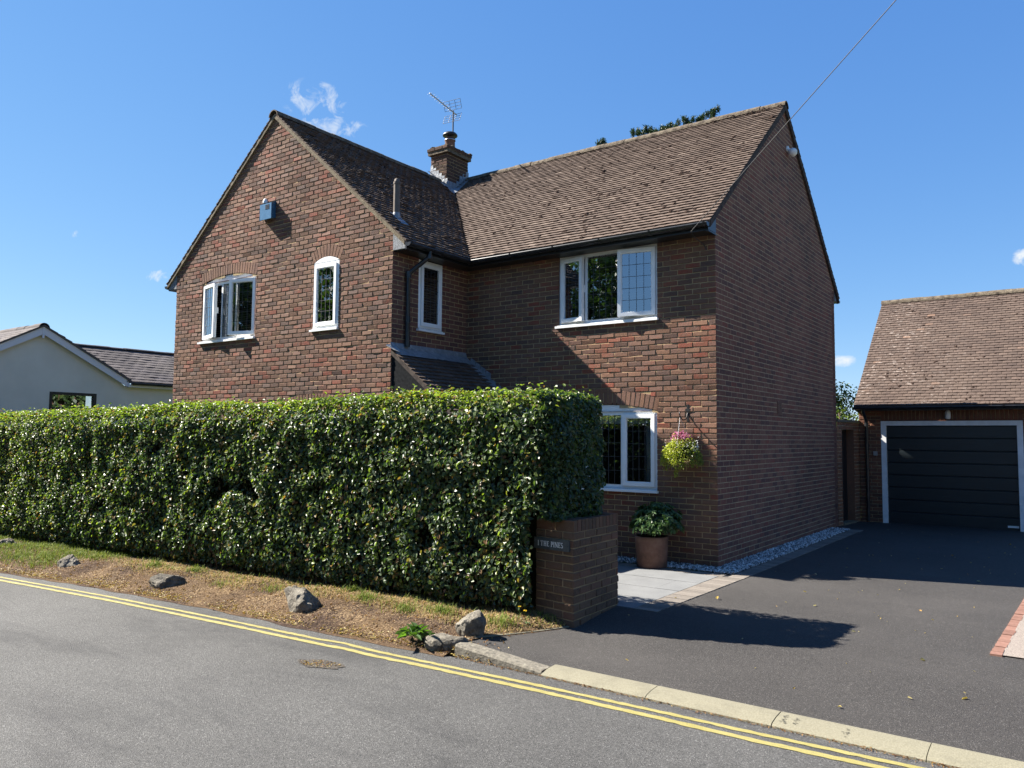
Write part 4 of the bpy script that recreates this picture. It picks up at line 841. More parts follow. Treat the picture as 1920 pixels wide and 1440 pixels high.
d_ = MB(); d_.box((fx1 - .31, gy + .052, .055), (fx1 - .125, gy + .059, .095)); pl = d_.build('maker_plate', lampM, door)
d_ = MB(); d_.box((fx0 + .1, gy + .03, -.03), (fx1 - .1, gy + .09, .004)); d_.build('threshold_seal', ironM, door)
lt = MB(); lt.box((1.81, gy - .03, 2.22), (1.89, gy, 2.33)); lt.build('lamp_bracket', ironM, gar)
lt = MB(); lt.lathe((1.85, gy - .06, 2.19), [(.03, 0), (.052, .015), (.05, .14), (.035, .175), (.0, .19)], 8); lt.build('lamp', lampM, gar)
lt = MB(); lt.box((.42, gy - .035, 1.42), (.50, gy - .003, 1.51)); lt.box((.435, gy - .042, 1.45), (.485, gy - .034, 1.495)); lt.build('key_switch', metalM, gar)

# gate wall between house and garage
U_ = Vector((.086, .9963, 0)).normalized(); N_ = Vector((U_.y, -U_.x, 0)); O_ = Vector((0.0, 6.53, 0)) + N_ * .004
gt = thing('gate_wall', (.05, 7.2, 0), 'orange brick garden wall with narrow dark side door, between house and garage', 'wall')
brick_wall('wall', O_, U_, N_, -.06, 2.12, lambda z: (.01, 1.45), [(.285, 1.06, -.1, 2.0)], [], [gateBrickM, sideMortarM], gt, reveal=.17)
g_ = MB(); g_.prism([O_ + U_ * .0 + Z * 2.12 + N_ * .03, O_ + U_ * 1.45 + Z * 2.12 + N_ * .03, O_ + U_ * 1.45 + Z * 2.12 - N_ * .25, O_ + Z * 2.12 - N_ * .25], (0, 0, .05)); g_.build('coping', cementM, gt)
g_ = MB()
for i in range(6): a = .29 + i * .128; g_.prism([O_ + U_ * a + Z * .05 - N_ * .15, O_ + U_ * (a + .122) + Z * .05 - N_ * .15, O_ + U_ * (a + .122) + Z * .05 - N_ * .18, O_ + U_ * a + Z * .05 - N_ * .18], (0, 0, 1.96))
g_.prism([O_ + U_ * .285 + Z * .0 - N_ * .17, O_ + U_ * 1.06 + Z * .0 - N_ * .17, O_ + U_ * 1.06 + Z * .0 - N_ * .2, O_ + U_ * .285 + Z * .0 - N_ * .2], (0, 0, 2.02))
gd = g_.build('door', woodDM, gt)
g_ = MB(); g_.prism([O_ + U_ * .28 - Z * .02 + N_ * .03, O_ + U_ * 1.07 - Z * .02 + N_ * .03, O_ + U_ * 1.07 - Z * .02 - N_ * .2, O_ + U_ * .28 - Z * .02 - N_ * .2], (0, 0, .06)); g_.build('doorstep', cementM, gt)

# =================================================================== bungalow
BX = -17.0
bun = thing('bungalow', (BX, -1.4, 0), 'grey rendered bungalow with white bargeboards and dark roof behind the hedge', 'bungalow')
ay, az = -1.44, 4.36; gsl = .545; ye0, ye1 = -4.4, .80
b_ = MB()
zl = lambda y: az - gsl * abs(y - ay)
wy0, wy1, wz0, wz1 = -1.18, -.015, 1.75, 2.80
b_.prism([(BX, ye0 + .2, 0), (BX, wy0, 0), (BX, wy0, zl(wy0)), (BX, ay, az), (BX, ye0 + .2, zl(ye0 + .2))], (-.25, 0, 0)); b_.prism([(BX, wy1, 0), (BX, 8, 0), (BX, 8, 3.06), (BX, .72, 3.06), (BX, wy1, zl(wy1))], (-.25, 0, 0))
b_.prism([(BX, wy0, 0), (BX, wy1, 0), (BX, wy1, wz0), (BX, wy0, wz0)], (-.25, 0, 0)); b_.prism([(BX, wy0, wz1), (BX, wy1, wz1), (BX, wy1, zl(wy1)), (BX, wy0, zl(wy0))], (-.25, 0, 0))
b_.box((BX - 9, ye0 + .2, 0), (BX - .25, ye0 + .4, 2.8)); b_.build('wall', renderM, bun)
b_ = MB(); OH = .12
for (y0, y1) in ((ay, ye1), (ay, ye0)):
    b_.prism([(BX + OH, y0, zl(y0) + .06), (BX + OH, y1, zl(y1) + .06), (BX + OH, y1, zl(y1) - .14), (BX + OH, y0, zl(y0) - .14)], (-.03, 0, 0))
b_.box((BX + OH - .035, ay - .025, az - .24), (BX + OH + .008, ay + .025, az + .05)); b_.build('bargeboard', bargeM, bun)
b_ = MB()
b_.prism([(BX + OH + .03, ay, az + .10), (BX + OH + .03, ye1 + .03, zl(ye1) + .075), (BX - 9, ye1 + .03, zl(ye1) + .075), (BX - 9, ay, az + .10)], (0, 0, -.05)); b_.prism([(BX + OH + .03, ay, az + .10), (BX + OH + .03, ye0, zl(ye0) + .075), (BX - 9, ye0, zl(ye0) + .075), (BX - 9, ay, az + .10)], (0, 0, -.05))
rx = -19.15; rz = 4.27; ez = 3.17; ex = BX + .15
b_.prism([(ex, ye1, ez), (ex, 8, ez), (rx, 8, rz), (rx, ye1 - 2, rz), (rx, ye1 - 2, rz - .02)], (0, 0, -.05))
b_.build('roof', slateM, bun)
tb = MB(); sl_ = Vector((rx - ex, 0, rz - ez)); rs_ = (rz - ez) / (ex - rx)
ysp = lambda x: min(8, max(-1.2, 1.0 * (ye1 - (ex - x) * rs_ / gsl)))
tiles(tb, (ex, 0, ez), (0, 1, 0), sl_, (rs_, 0, 1), sl_.length - .03, lambda s: (ysp(ex - s * .89), 4.2), gauge=.2, wd=.30, th=.014, jit=1)
tb.build('roof_tiles', slateM, bun); tb = MB()
sl2 = Vector((0, -ye1 + ay, 0)) ; s2 = Vector((0, ay - ye0, gsl * (ay - ye0)))
tiles(tb, (BX - 9, ye0, zl(ye0) + .08), (1, 0, 0), s2, (0, -gsl, 1), s2.length - .03, lambda s: (0, 9 + OH + .02), gauge=.2, wd=.30, th=.014, jit=1)
tb.build('roof_tiles', slateM, bun); tb = MB()
s3 = Vector((0, ay - ye1, gsl * (ye1 - ay)))
tiles(tb, (BX + OH + .02, ye1 + .03, zl(ye1) + .08), (-1, 0, 0), s3, (0, gsl, 1), s3.length - .03, lambda s: (0, .45), gauge=.2, wd=.30, th=.02, jit=1)
tb.build('roof_tiles', slateM, bun)
tb = MB(); ridge(tb, (BX + OH + .04, ay, az + .08), (BX - 9, ay, az + .08), rad=.13); tb.build('ridge_tiles', slateM, bun); tb = MB(); ridge(tb, (rx, 0.0, rz), (rx, 8, rz), rad=.12, ang=2.0); tb.build('ridge_tiles', slateM, bun)
gut([(BX + .2, ye1 + .02, 3.14), (BX + .2, 8, 3.14)], par=bun, r=.06)
b_ = MB(); b_.box((BX + .0, ye1 - .05, 3.02), (BX + .15, 8, 3.10)); b_.build('eaves_board', bargeM, bun)
f_ = MB(); fw = .07
f_.box((BX - .12, wy0, wz1 - fw), (BX + .01, wy1, wz1)); f_.box((BX - .12, wy0, wz0), (BX + .01, wy1, wz0 + fw)); f_.box((BX - .12, wy0, wz0 + fw), (BX + .01, wy0 + fw, wz1 - fw)); f_.box((BX - .12, wy1 - fw, wz0 + fw), (BX + .01, wy1, wz1 - fw)); f_.box((BX - .11, wy0 + fw, 2.32), (BX + .008, wy1 - fw, 2.42))
bwn = f_.build('window', anthM, bun)
f_ = MB(); f_.add([(BX - .03, wy0 + fw, wz0 + fw), (BX - .03, wy1 - fw, wz0 + fw), (BX - .03, wy1 - fw, wz1 - fw), (BX - .03, wy0 + fw, wz1 - fw)], [(0, 1, 2, 3)]); f_.build('pane', glassM, bwn)
f_ = MB(); f_.box((BX - .8, wy0 - .1, wz0 - .1), (BX - .78, wy1 + .1, wz1 + .1)); f_.build('dark_room', roomM, bwn)  # near-black board standing in for the unlit room behind the pane

# =================================================================== hedge
HX0, HX1 = -15.5, -.10
hg = thing('hedge', (-7, -4, 0), 'tall clipped beech hedge with flat sunlit top along the verge', 'hedge')
htop = lambda x: 2.20 + .013 * x + .02 * np.sin(x * 1.9)
TH = .98; hfl = lambda x: -3.98 + .068 * (x + .1)      # front face line
nF, nT, nE, nB = 68000, 26000, 6800, 5000
def nzv(P, s, o=0.0): return np.array([mnoise.noise(Vector((p[0] * s + o, p[1] * s, p[2] * s))) for p in P])
# front face
x = HX0 + (HX1 - HX0) * rng.random(nF) ** .82; z = rng.random(nF) * 1.0; z = .10 + z * (htop(x) - .10)
P = np.stack([x, hfl(x), z], 1); b1 = nzv(P, 1.3); b2 = nzv(P, 4.5, 7); b3 = nzv(P, 2.2, 30)
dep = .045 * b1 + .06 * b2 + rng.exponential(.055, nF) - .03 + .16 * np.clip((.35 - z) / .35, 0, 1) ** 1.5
hole = np.clip((b3 - .50) / .15, 0, 1); keep = (rng.random(nF) > hole * .8) & ~((z < 1.02) & (x > -.475 + (-3.785 - P[:, 1] - dep) * .674)); dep += hole * .14
P[:, 1] += dep; edge = np.clip((x - (HX1 - .22)) / .22, 0, 1); P[:, 1] += .10 * edge ** 2
lowtop = np.clip((z - htop(x) + .26) / .26, 0, 1); P[:, 1] += .16 * lowtop ** 2
Nn = np.stack([rng.normal(-.05, .48, nF), -.9 + rng.normal(0, .3, nF), .58 + rng.normal(0, .45, nF)], 1); Nn[:, 2] += .5 * lowtop; D = np.stack([rng.normal(0, .8, nF), -.35 + rng.normal(0, .4, nF), -.5 + rng.normal(0, .7, nF)], 1)
cz_ = np.clip(.50 + .22 * b2 - dep * 1.8 + .10 * b1 + rng.normal(0, .19, nF) + .12 * np.clip((-8 - x) / 3, 0, 1) + .28 * lowtop, 0, .93); br = rng.random(nF) < (.075 + .06 * np.clip((b3 + .1), 0, 1)); cz_[br] = rng.uniform(.94, 1, br.sum())  # leaf colour carries shade with depth and sunlight along the top rim
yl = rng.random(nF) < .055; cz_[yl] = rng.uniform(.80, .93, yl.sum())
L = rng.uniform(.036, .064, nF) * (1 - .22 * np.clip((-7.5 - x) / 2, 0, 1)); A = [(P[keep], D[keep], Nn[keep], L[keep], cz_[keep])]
# top
x = HX0 + (HX1 - HX0) * rng.random(nT) ** .85; t = rng.random(nT); P = np.stack([x, hfl(x) + .02 + t * TH, htop(x)], 1); b1 = nzv(P, 3.0, 3); b2 = nzv(P, 1.0, 11)
P[:, 2] += .03 * b1 + .035 * b2 - rng.exponential(.035, nT) + .025; P[:, 2] -= .10 * np.clip((.10 - t) / .1, 0, 1) ** 2
spr = rng.random(nT) < .05; P[spr, 2] += rng.uniform(0, .09, spr.sum())
P[:, 2] -= .12 * np.clip((x - (HX1 - .2)) / .2, 0, 1) ** 2
Nn = np.stack([rng.normal(0, .5, nT), rng.normal(-.15, .5, nT), 1 + rng.normal(0, .3, nT)], 1); D = np.concatenate([rng.normal(0, 1, (nT, 2)), rng.normal(.35, .5, (nT, 1))], 1)
A.append((P, D, Nn, rng.uniform(.03, .055, nT), np.clip(.80 + .10 * b1 + rng.normal(0, .10, nT), .3, 1.0)))  # limier leaf colour stands in for sun on the hedge top
# right end
t = rng.random(nE); z = .75 + rng.random(nE) * (htop(HX1) - .75); P = np.stack([np.full(nE, HX1), hfl(HX1) + t * TH, z], 1); b1 = nzv(P, 2.0, 19); b2 = nzv(P, 5, 23)
P[:, 2] = np.maximum(P[:, 2], .98); dep = .05 * b1 + .05 * b2 + rng.exponential(.045, nE) - .03; P[:, 0] -= dep + .10 * np.clip((.15 - t) / .15, 0, 1) ** 2 + .06 * np.clip((t - .88) / .12, 0, 1) ** 2 + .12 * np.clip((z - htop(0) + .16) / .16, 0, 1) ** 2
Nn = np.stack([1 + rng.normal(0, .3, nE), rng.normal(-.2, .6, nE), .45 + rng.normal(0, .55, nE)], 1); D = np.stack([.3 + rng.normal(0, .4, nE), rng.normal(0, .8, nE), -.5 + rng.normal(0, .6, nE)], 1)
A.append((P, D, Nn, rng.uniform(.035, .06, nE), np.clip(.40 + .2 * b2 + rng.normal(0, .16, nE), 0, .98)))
# back
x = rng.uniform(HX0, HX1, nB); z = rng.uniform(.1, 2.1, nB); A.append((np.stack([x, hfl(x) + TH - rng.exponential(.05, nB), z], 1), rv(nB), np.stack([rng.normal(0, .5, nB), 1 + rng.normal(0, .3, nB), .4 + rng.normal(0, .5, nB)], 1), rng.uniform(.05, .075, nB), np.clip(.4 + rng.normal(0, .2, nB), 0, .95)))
P, D, Nn, L, R = [np.concatenate([a[i] for a in A]) for i in range(5)]
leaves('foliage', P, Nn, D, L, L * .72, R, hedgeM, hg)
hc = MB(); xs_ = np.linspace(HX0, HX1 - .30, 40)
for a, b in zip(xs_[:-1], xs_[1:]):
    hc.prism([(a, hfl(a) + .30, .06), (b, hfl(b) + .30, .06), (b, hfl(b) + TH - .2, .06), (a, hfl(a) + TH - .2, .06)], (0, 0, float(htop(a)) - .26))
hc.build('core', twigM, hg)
tw = MB()
for i in range(420):
    x = random.uniform(HX0 + .5, HX1 - .55); y = hfl(x) + random.uniform(.12, .5); zg = .0; a = Vector((x, y, zg)); b = a + Vector((random.gauss(0, .12), random.gauss(-.05, .1), random.uniform(.3, .7)))
    tw.tube([a, (a + b) / 2 + Vector((random.gauss(0, .03), random.gauss(0, .03), 0)), b], [.009, .007, .003], 5, cap=False)
for i in range(500):
    x = random.uniform(HX0 + .5, HX1 - .3); z = random.uniform(.3, 2.0); y = hfl(x) + random.uniform(.02, .3); a = Vector((x, y + .25, z)); b = Vector((x + random.gauss(0, .1), y - random.uniform(0, .06), z + random.gauss(.05, .1)))
    tw.tube([a, b], [.005, .002], 4, cap=False)
tw.build('twigs', barkM, hg)

# =================================================================== pier with name plate
pi = thing('brick_pier', (-.15, -3.4, 0), 'short dark brick gate pier with brick-on-edge top at the hedge end', 'pier')
pa, pb_, pc_ = Vector((-.40, -3.785, 0)), Vector((.065, -3.85, 0)), Vector((.03, -2.91, 0)); pd = pa + (pc_ - pb_)
for i, (a, b) in enumerate(((pa, pb_), (pb_, pc_), (pc_, pd), (pd, pa))):
    U_ = (b - a).normalized(); N_ = Vector((U_.y, -U_.x, 0)); L_ = (b - a).length
    brick_wall('wall', a - Z * .06, U_, N_, 0, .90, lambda z, L_=L_: (0, L_), [], [], [pierM, pierMortarM], pi, phase=0 if i % 2 == 0 else .1125, reveal=0)
cb = MB(); U_ = (pc_ - pb_).normalized(); L_ = (pc_ - pb_).length; W_ = (pb_ - pa)
y = 0
while y < L_ - .03:
    a = pb_ + U_ * (y + .004); b = pb_ + U_ * (min(y + .071, L_) - .001); e = W_.normalized() * .004; dz = random.gauss(0, .002)
    cb.prism([a + e + Z * .842, b + e + Z * .842, b - W_ * .49 + Z * .842, a - W_ * .49 + Z * .842], (0, 0, .108 + dz)); cb.prism([a - W_ * .51 + Z * .842, b - W_ * .51 + Z * .842, b - W_ - e + Z * .842, a - W_ - e + Z * .842], (0, 0, .108 - dz)); y += .0755
cb.build('coping', pierM, pi)
cb = MB(); cb.prism([pa + W_ * .02 + U_ * .006 + Z * .80, pb_ - W_ * .02 + U_ * .006 + Z * .80, pc_ - W_ * .02 - U_ * .006 + Z * .80, pd + W_ * .02 - U_ * .006 + Z * .80], (0, 0, .143)); cb.build('bedding', pierMortarM, pi)
# plate: dark slate with engraved roman capitals
ux = (pb_ - pa).normalized(); nx = Vector((ux.y, -ux.x, 0)); pO = pa + nx * .012 - ux * .012
pl = thing('name_plate', tuple(pO + Z * .70), 'dark slate house name plate with white capitals on the brick pier', 'sign')
X = Matrix((ux, nx, Z)).transposed().to_4x4(); X.translation = pO + Z * .655
p_ = MB(); p_.box((0, -.004, 0), (.447, .014, .108), .5, 0, X); p_.build('plate', slatePlateM, pl)
lb = MB()
def stroke(x0, z0, x1, z1, t):
    x0 = .052 + (x0 - .05) * .86; x1 = .052 + (x1 - .05) * .86; d = Vector((x1 - x0, 0, z1 - z0)); L_ = d.length; d.normalize(); n = Vector((-d.z, 0, d.x)) * t / 2; a = Vector((x0, .0142, z0)); b = Vector((x1, .0142, z1))
    lb.prism([X @ p for p in (a - n, b - n, b + n, a + n)], nx * .0012, .5)
def arc(cx, cz, rx_, rz_, t0, t1, t, n=12, thin=None):
    for i in range(n):
        a, b = t0 + (t1 - t0) * i / n, t0 + (t1 - t0) * (i + 1) / n; m = (a + b) / 2; tt = t if thin is None else thin + (t - thin) * abs(math.cos(m))
        stroke(cx + rx_ * math.cos(a), cz + rz_ * math.sin(a), cx + rx_ * math.cos(b) , cz + rz_ * math.sin(b), tt)
H_ = .050; zb = .029; TK, TN = .0078, .0036
def serif(x, z, w=.0095): stroke(x - w, z, x + w, z, .0026)
def stem(x, h=H_): stroke(x, zb, x, zb + h, TK); serif(x, zb + .0013); serif(x, zb + h - .0013)
def letter(ch, x):
    if ch == 'I': stem(x + .006); return .013
    if ch == 'T': stem(x + .019); stroke(x, zb + H_ - .002, x + .038, zb + H_ - .002, TN); stroke(x + .001, zb + H_ - .001, x + .001, zb + H_ - .012, .003); stroke(x + .037, zb + H_ - .001, x + .037, zb + H_ - .012, .003); return .038
    if ch == 'H': stem(x + .008); stem(x + .034); stroke(x + .008, zb + H_ * .52, x + .034, zb + H_ * .52, TN); return .043
    if ch == 'E':
        stem(x + .007); stroke(x + .007, zb + .0018, x + .028, zb + .0018, TN); stroke(x + .007, zb + H_ - .0018, x + .027, zb + H_ - .0018, TN); stroke(x + .007, zb + H_ * .52, x + .022, zb + H_ * .52, TN)
        stroke(x + .0275, zb, x + .0275, zb + .010, .003); stroke(x + .0265, zb + H_, x + .0265, zb + H_ - .010, .003); return .030
    if ch == 'P': stem(x + .007); arc(x + .012, zb + H_ - .0145, .016, .0128, -math.pi / 2, math.pi / 2, TK, 12, TN); stroke(x + .007, zb + H_ - .0018, x + .013, zb + H_ - .0018, TN); stroke(x + .007, zb + H_ - .0273, x + .013, zb + H_ - .0273, TN); return .030
    if ch == 'N': stroke(x + .006, zb, x + .006, zb + H_, TN); stroke(x + .036, zb, x + .036, zb + H_, TN); stroke(x + .006, zb + H_ - .001, x + .036, zb + .001, TK); serif(x + .006, zb + .0013); serif(x + .005, zb + H_ - .0013); serif(x + .036, zb + H_ - .0013); return .042
    if ch == 'S':
        arc(x + .012, zb + H_ * .74, .0105, .0118, .35, math.pi * 1.5, .0055, 14, TN); arc(x + .0125, zb + H_ * .265, .0118, .0125, math.pi / 2, -math.pi + .35, .0055, 14, TN); return .026
x = .050
for ch in 'I THE PINES':
    x += .019 if ch == ' ' else letter(ch, x) + .0085
lb.build('lettering', letterM, pl)
sb = MB()
for sx in (.012, .435): sb.tube([X @ Vector((sx, .012, .054)), X @ Vector((sx, .017, .054))], .0055, 10)
sb.build('screw', ironM, pl)

# =================================================================== verge stones, weeds, grass, fallen leaves
def rock(loc, sx, sy, sz, rz, seed, label, tilt=0.0):
    import bmesh
    bm = bmesh.new(); bmesh.ops.create_icosphere(bm, subdivisions=4, radius=1); sv = Vector((seed * 3.1, seed * 1.7, seed))
    pl_ = [Vector((mnoise.noise(sv + Vector((i * 5.3, 0, 0))), mnoise.noise(sv + Vector((0, i * 4.1, 2))), mnoise.noise(sv + Vector((3, 0, i * 6.7))) + .2)).normalized() for i in range(9)]
    for v in bm.verts:
        p = v.co.copy()
        for i, n in enumerate(pl_):
            d = p.dot(n) - (.55 + .05 * (i % 4))
            if d > 0: p -= n * d * .92
        p += p.normalized() * (.10 * mnoise.fractal(p * 2.2 + sv, 1, 2, 3) + .05 * mnoise.fractal(p * 7 + sv, 1, 2, 3)); v.co = Vector((p.x * sx, p.y * sy, p.z * sz))
    bm.transform(Matrix.Translation(loc) @ Matrix.Rotation(rz, 4, 'Z') @ Matrix.Rotation(tilt, 4, 'Y'))
    me = bpy.data.meshes.new('verge_stone'); bm.to_mesh(me); bm.free()
    return tag(link('verge_stone', me, rockM, None, loc), label, 'stone', 'rough stones set along the verge')
rock((-9.56, -4.93, .02), .17, .13, .14, .3, 1, 'small dark stone in the green grass at the far left end of the verge')
rock((-7.22, -5.05, -.03), .20, .14, .16, .1, 2, 'low pointed grey stone on the border of green and dry grass')
rock((-4.98, -4.95, -.03), .24, .16, .14, .35, 3, 'flat slab-like grey stone tilted on the dry verge', .15)
rock((-2.71, -4.80, -.02), .23, .16, .22, .15, 4, 'large wedge-shaped grey stone beside a small darker stone', .25)
rock((-2.95, -4.66, .02), .10, .09, .12, .9, 5, 'small dark stone wedged behind the left side of the large one')
rock((-.50, -4.68, .02), .15, .12, .19, .6, 6, 'craggy pale stone with a blunt top next to the kerb end')
rock((-.58, -4.92, -.07), .21, .10, .12, .45, 8, 'low rough stone leaning at the foot of the craggy pale stone')
# grass
nG = 90000; xg = -13 + 12.99 * rng.random(nG) ** .75; tg = rng.random(nG); reg = np.array([road_edge(a) for a in xg]); yh = np.array([HB(a) for a in xg]) + .12
yg = yh + (reg - yh) * tg; Pn = np.stack([xg, yg, np.zeros(nG)], 1); d1 = nzv(Pn, 1.1, 2); d2 = nzv(Pn, 3.5, 40)
lim = np.where(xg < -7.4, .88, .66 + .25 * d1); dens = np.clip((lim - tg) / .18, 0, 1) * np.clip(.75 + .6 * d2, .1, 1); dens[(xg > -.5) & (yg < -4.86 + (xg + .46) * 2.1 + .03)] = 0
k_ = rng.random(nG) < dens; Pn = Pn[k_]; d1 = d1[k_]; d2 = d2[k_]; n = len(Pn); Pn[:, 2] = [verge_z(a, b) - .004 for a, b, c in Pn]
tufts = np.array([(-5.9, -4.6), (-5.2, -4.45), (-4.3, -4.75), (-3.5, -4.6), (-3.05, -4.9), (-2.2, -4.35), (-1.75, -4.7), (-1.5, -4.45), (-3.9, -5.0), (-1.2, -4.3), (-.45, -4.3), (-2.6, -4.15), (-6.3, -5.0), (-2.05, -5.05)])
tm = np.zeros(n)
for tx, ty in tufts: tm = np.maximum(tm, np.exp(-((Pn[:, 0] - tx) ** 2 / .012 + (Pn[:, 1] - ty) ** 2 / .008)))
green = np.clip((-6.6 - Pn[:, 0]) / 1.1, 0, .72) + .55 * np.clip(d2 - .28, 0, 1) + .05 + .9 * tm; isg = rng.random(n) < green
R = np.where(isg, rng.uniform(0, .32, n), rng.uniform(.36, 1, n)); Lg = np.where(isg, rng.uniform(.035, .085, n), rng.uniform(.014, .048, n)) * (1 + .3 * d1) * (1 + .5 * tm); Wg = rng.uniform(.0022, .0045, n)
a = rng.uniform(0, 6.283, n); lean = rng.uniform(.15, 1.1, n) + np.where(isg, 0, .35); dx, dy = np.cos(a), np.sin(a); sd = np.stack([-dy, dx, 0 * a], 1) * Wg[:, None]
tip = Pn + np.stack([dx * Lg * np.sin(lean), dy * Lg * np.sin(lean), Lg * np.cos(lean)], 1); mid = Pn + np.stack([dx * Lg * .35 * np.sin(lean * .5), dy * Lg * .35 * np.sin(lean * .5), Lg * .55 * np.cos(lean * .6)], 1)
V = np.stack([Pn - sd, Pn + sd, mid + sd * .8, mid - sd * .8, tip + sd * .15, tip - sd * .15], 1).reshape(-1, 3); b = (np.arange(n) * 6)[:, None]
tag(np_mesh('grass', V, np.concatenate([b + np.array([[0, 1, 2, 3]]), b + np.array([[3, 2, 4, 5]])]), np.concatenate([R, R]), grassM), None, None, None, 'stuff')
n = 70000; x = -13 + 12.98 * rng.random(n) ** .75; t_ = rng.random(n) ** .8; re = np.array([road_edge(a) for a in x]); yh = np.array([HB(a) for a in x]) + .15; y = yh + (re - .01 - yh) * t_
k_ = ~((x > -.5) & (y < -4.86 + (x + .46) * 2.1 + .02)); x, y = x[k_], y[k_]; P = np.stack([x, y, [verge_z(a, b) + .004 for a, b in zip(x, y)]], 1); n = len(P); c2 = nzv(P, 2.6, 60)
a = rng.uniform(0, 6.283, n); Dv = np.stack([np.cos(a), np.sin(a), rng.normal(.05, .22, n)], 1); Lq = rng.uniform(.012, .042, n); sd = np.stack([-np.sin(a), np.cos(a), 0 * a], 1) * rng.uniform(.0012, .0030, n)[:, None]
V = np.stack([P - sd, P + sd, P + sd * .4 + Dv * Lq[:, None], P - sd * .4 + Dv * Lq[:, None]], 1).reshape(-1, 3)
thatchM = leaf_mat('dry_thatch', [(0, (.035, .022, .016)), (.35, (.12, .08, .055)), (.7, (.30, .21, .12)), (1, (.52, .38, .22))], .15, .8, .15, (1.1, 1.1, .9))
tag(np_mesh('dry_thatch', V, (np.arange(n) * 4)[:, None] + np.array([[0, 1, 2, 3]]), np.clip(.60 + .55 * c2 + rng.normal(0, .22, n), 0, 1), thatchM), None, None, None, 'stuff')
def litter(name, P, L, R, kind='stuff', flat=.25):
    n = len(P); Nn = np.stack([rng.normal(0, flat, n), rng.normal(0, flat, n), np.ones(n)], 1); a = rng.uniform(0, 6.28, n)
    return tag(leaves(name, P, Nn, np.stack([np.cos(a), np.sin(a), 0 * a], 1), L, L * rng.uniform(.4, .7, n), R, litterM, fold=.25, curl=.25), None, None, None, kind)
n = 5200; x = -12 + 12 * rng.random(n) ** .8; re = np.array([road_edge(a) for a in x]); q = nzv(np.stack([x, 0 * x, 0 * x], 1), 1.6, 8)
y = re + .035 + np.abs(rng.normal(0, .09, n)) - .03; keep = rng.random(n) < np.clip(.40 + 1.2 * q + .35 * (x < -4), .10, 1); x, y = x[keep], y[keep]
P = np.stack([x, y, [max(verge_z(a, b), -.137) + .006 for a, b in zip(x, y)]], 1); n = len(P); litter('leaf_litter', P, rng.uniform(.014, .032, n), np.clip(rng.normal(.6, .22, n), 0, 1))
n = 3200; x = -12 + 11.9 * rng.random(n); y = np.array([HB(a) for a in x]) + rng.uniform(-1.3, .3, n); P = np.stack([x, y, [verge_z(a, b) + .012 for a, b in zip(x, y)]], 1); litter('leaf_litter', P, rng.uniform(.012, .035, n), np.clip(rng.normal(.22, .2, n), 0, 1), flat=.6)
n = 1500; x = rng.uniform(-.4, 8, n); y = -5.018 - np.abs(rng.normal(0, .018, n)); litter('leaf_litter', np.stack([x, y, np.full(n, -.132)], 1), rng.uniform(.006, .02, n), np.clip(rng.normal(.12, .15, n), 0, 1))
pts_ = [(.756, -1.993), (1.418, -.988), (1.699, -1.661), (2.25, -2.6), (2.9, -3.2), (3.3, -3.9), (2.6, -1.2), (2.1, -.6), (1.2, .3), (1.0, 1.2), (1.6, 2.1), (2.4, 3.3), (.9, 3.2), (2.2, 1.7), (2.9, 1.1), (.38, -2.2), (2.98, 5.5), (1.2, 4.2), (.9, -4.4), (2.95, -4.1), (.3, -3.2)]
px_ = np.array(pts_ + [(random.uniform(.7, 3.3), random.uniform(-4.6, 7)) for _ in range(70)]); n = len(px_)
litter('scattered_leaves', np.stack([px_[:, 0], px_[:, 1], [zd(b) + .008 for b in px_[:, 1]]], 1), np.concatenate([rng.uniform(.03, .055, 21), rng.uniform(.012, .03, n - 21)]), np.clip(rng.normal(.75, .18, n), 0, 1), flat=.45)
n = 140; t = rng.uniform(0, 6.28, n); r = np.sqrt(rng.random(n)) * .9; litter('leaf_litter', np.stack([-1.14 + .2 * r * np.cos(t), -5.86 + .1 * r * np.sin(t) + .05 * r * np.cos(t), np.full(n, -.132)], 1), rng.uniform(.008, .02, n), np.clip(rng.normal(.4, .25, n), 0, 1))
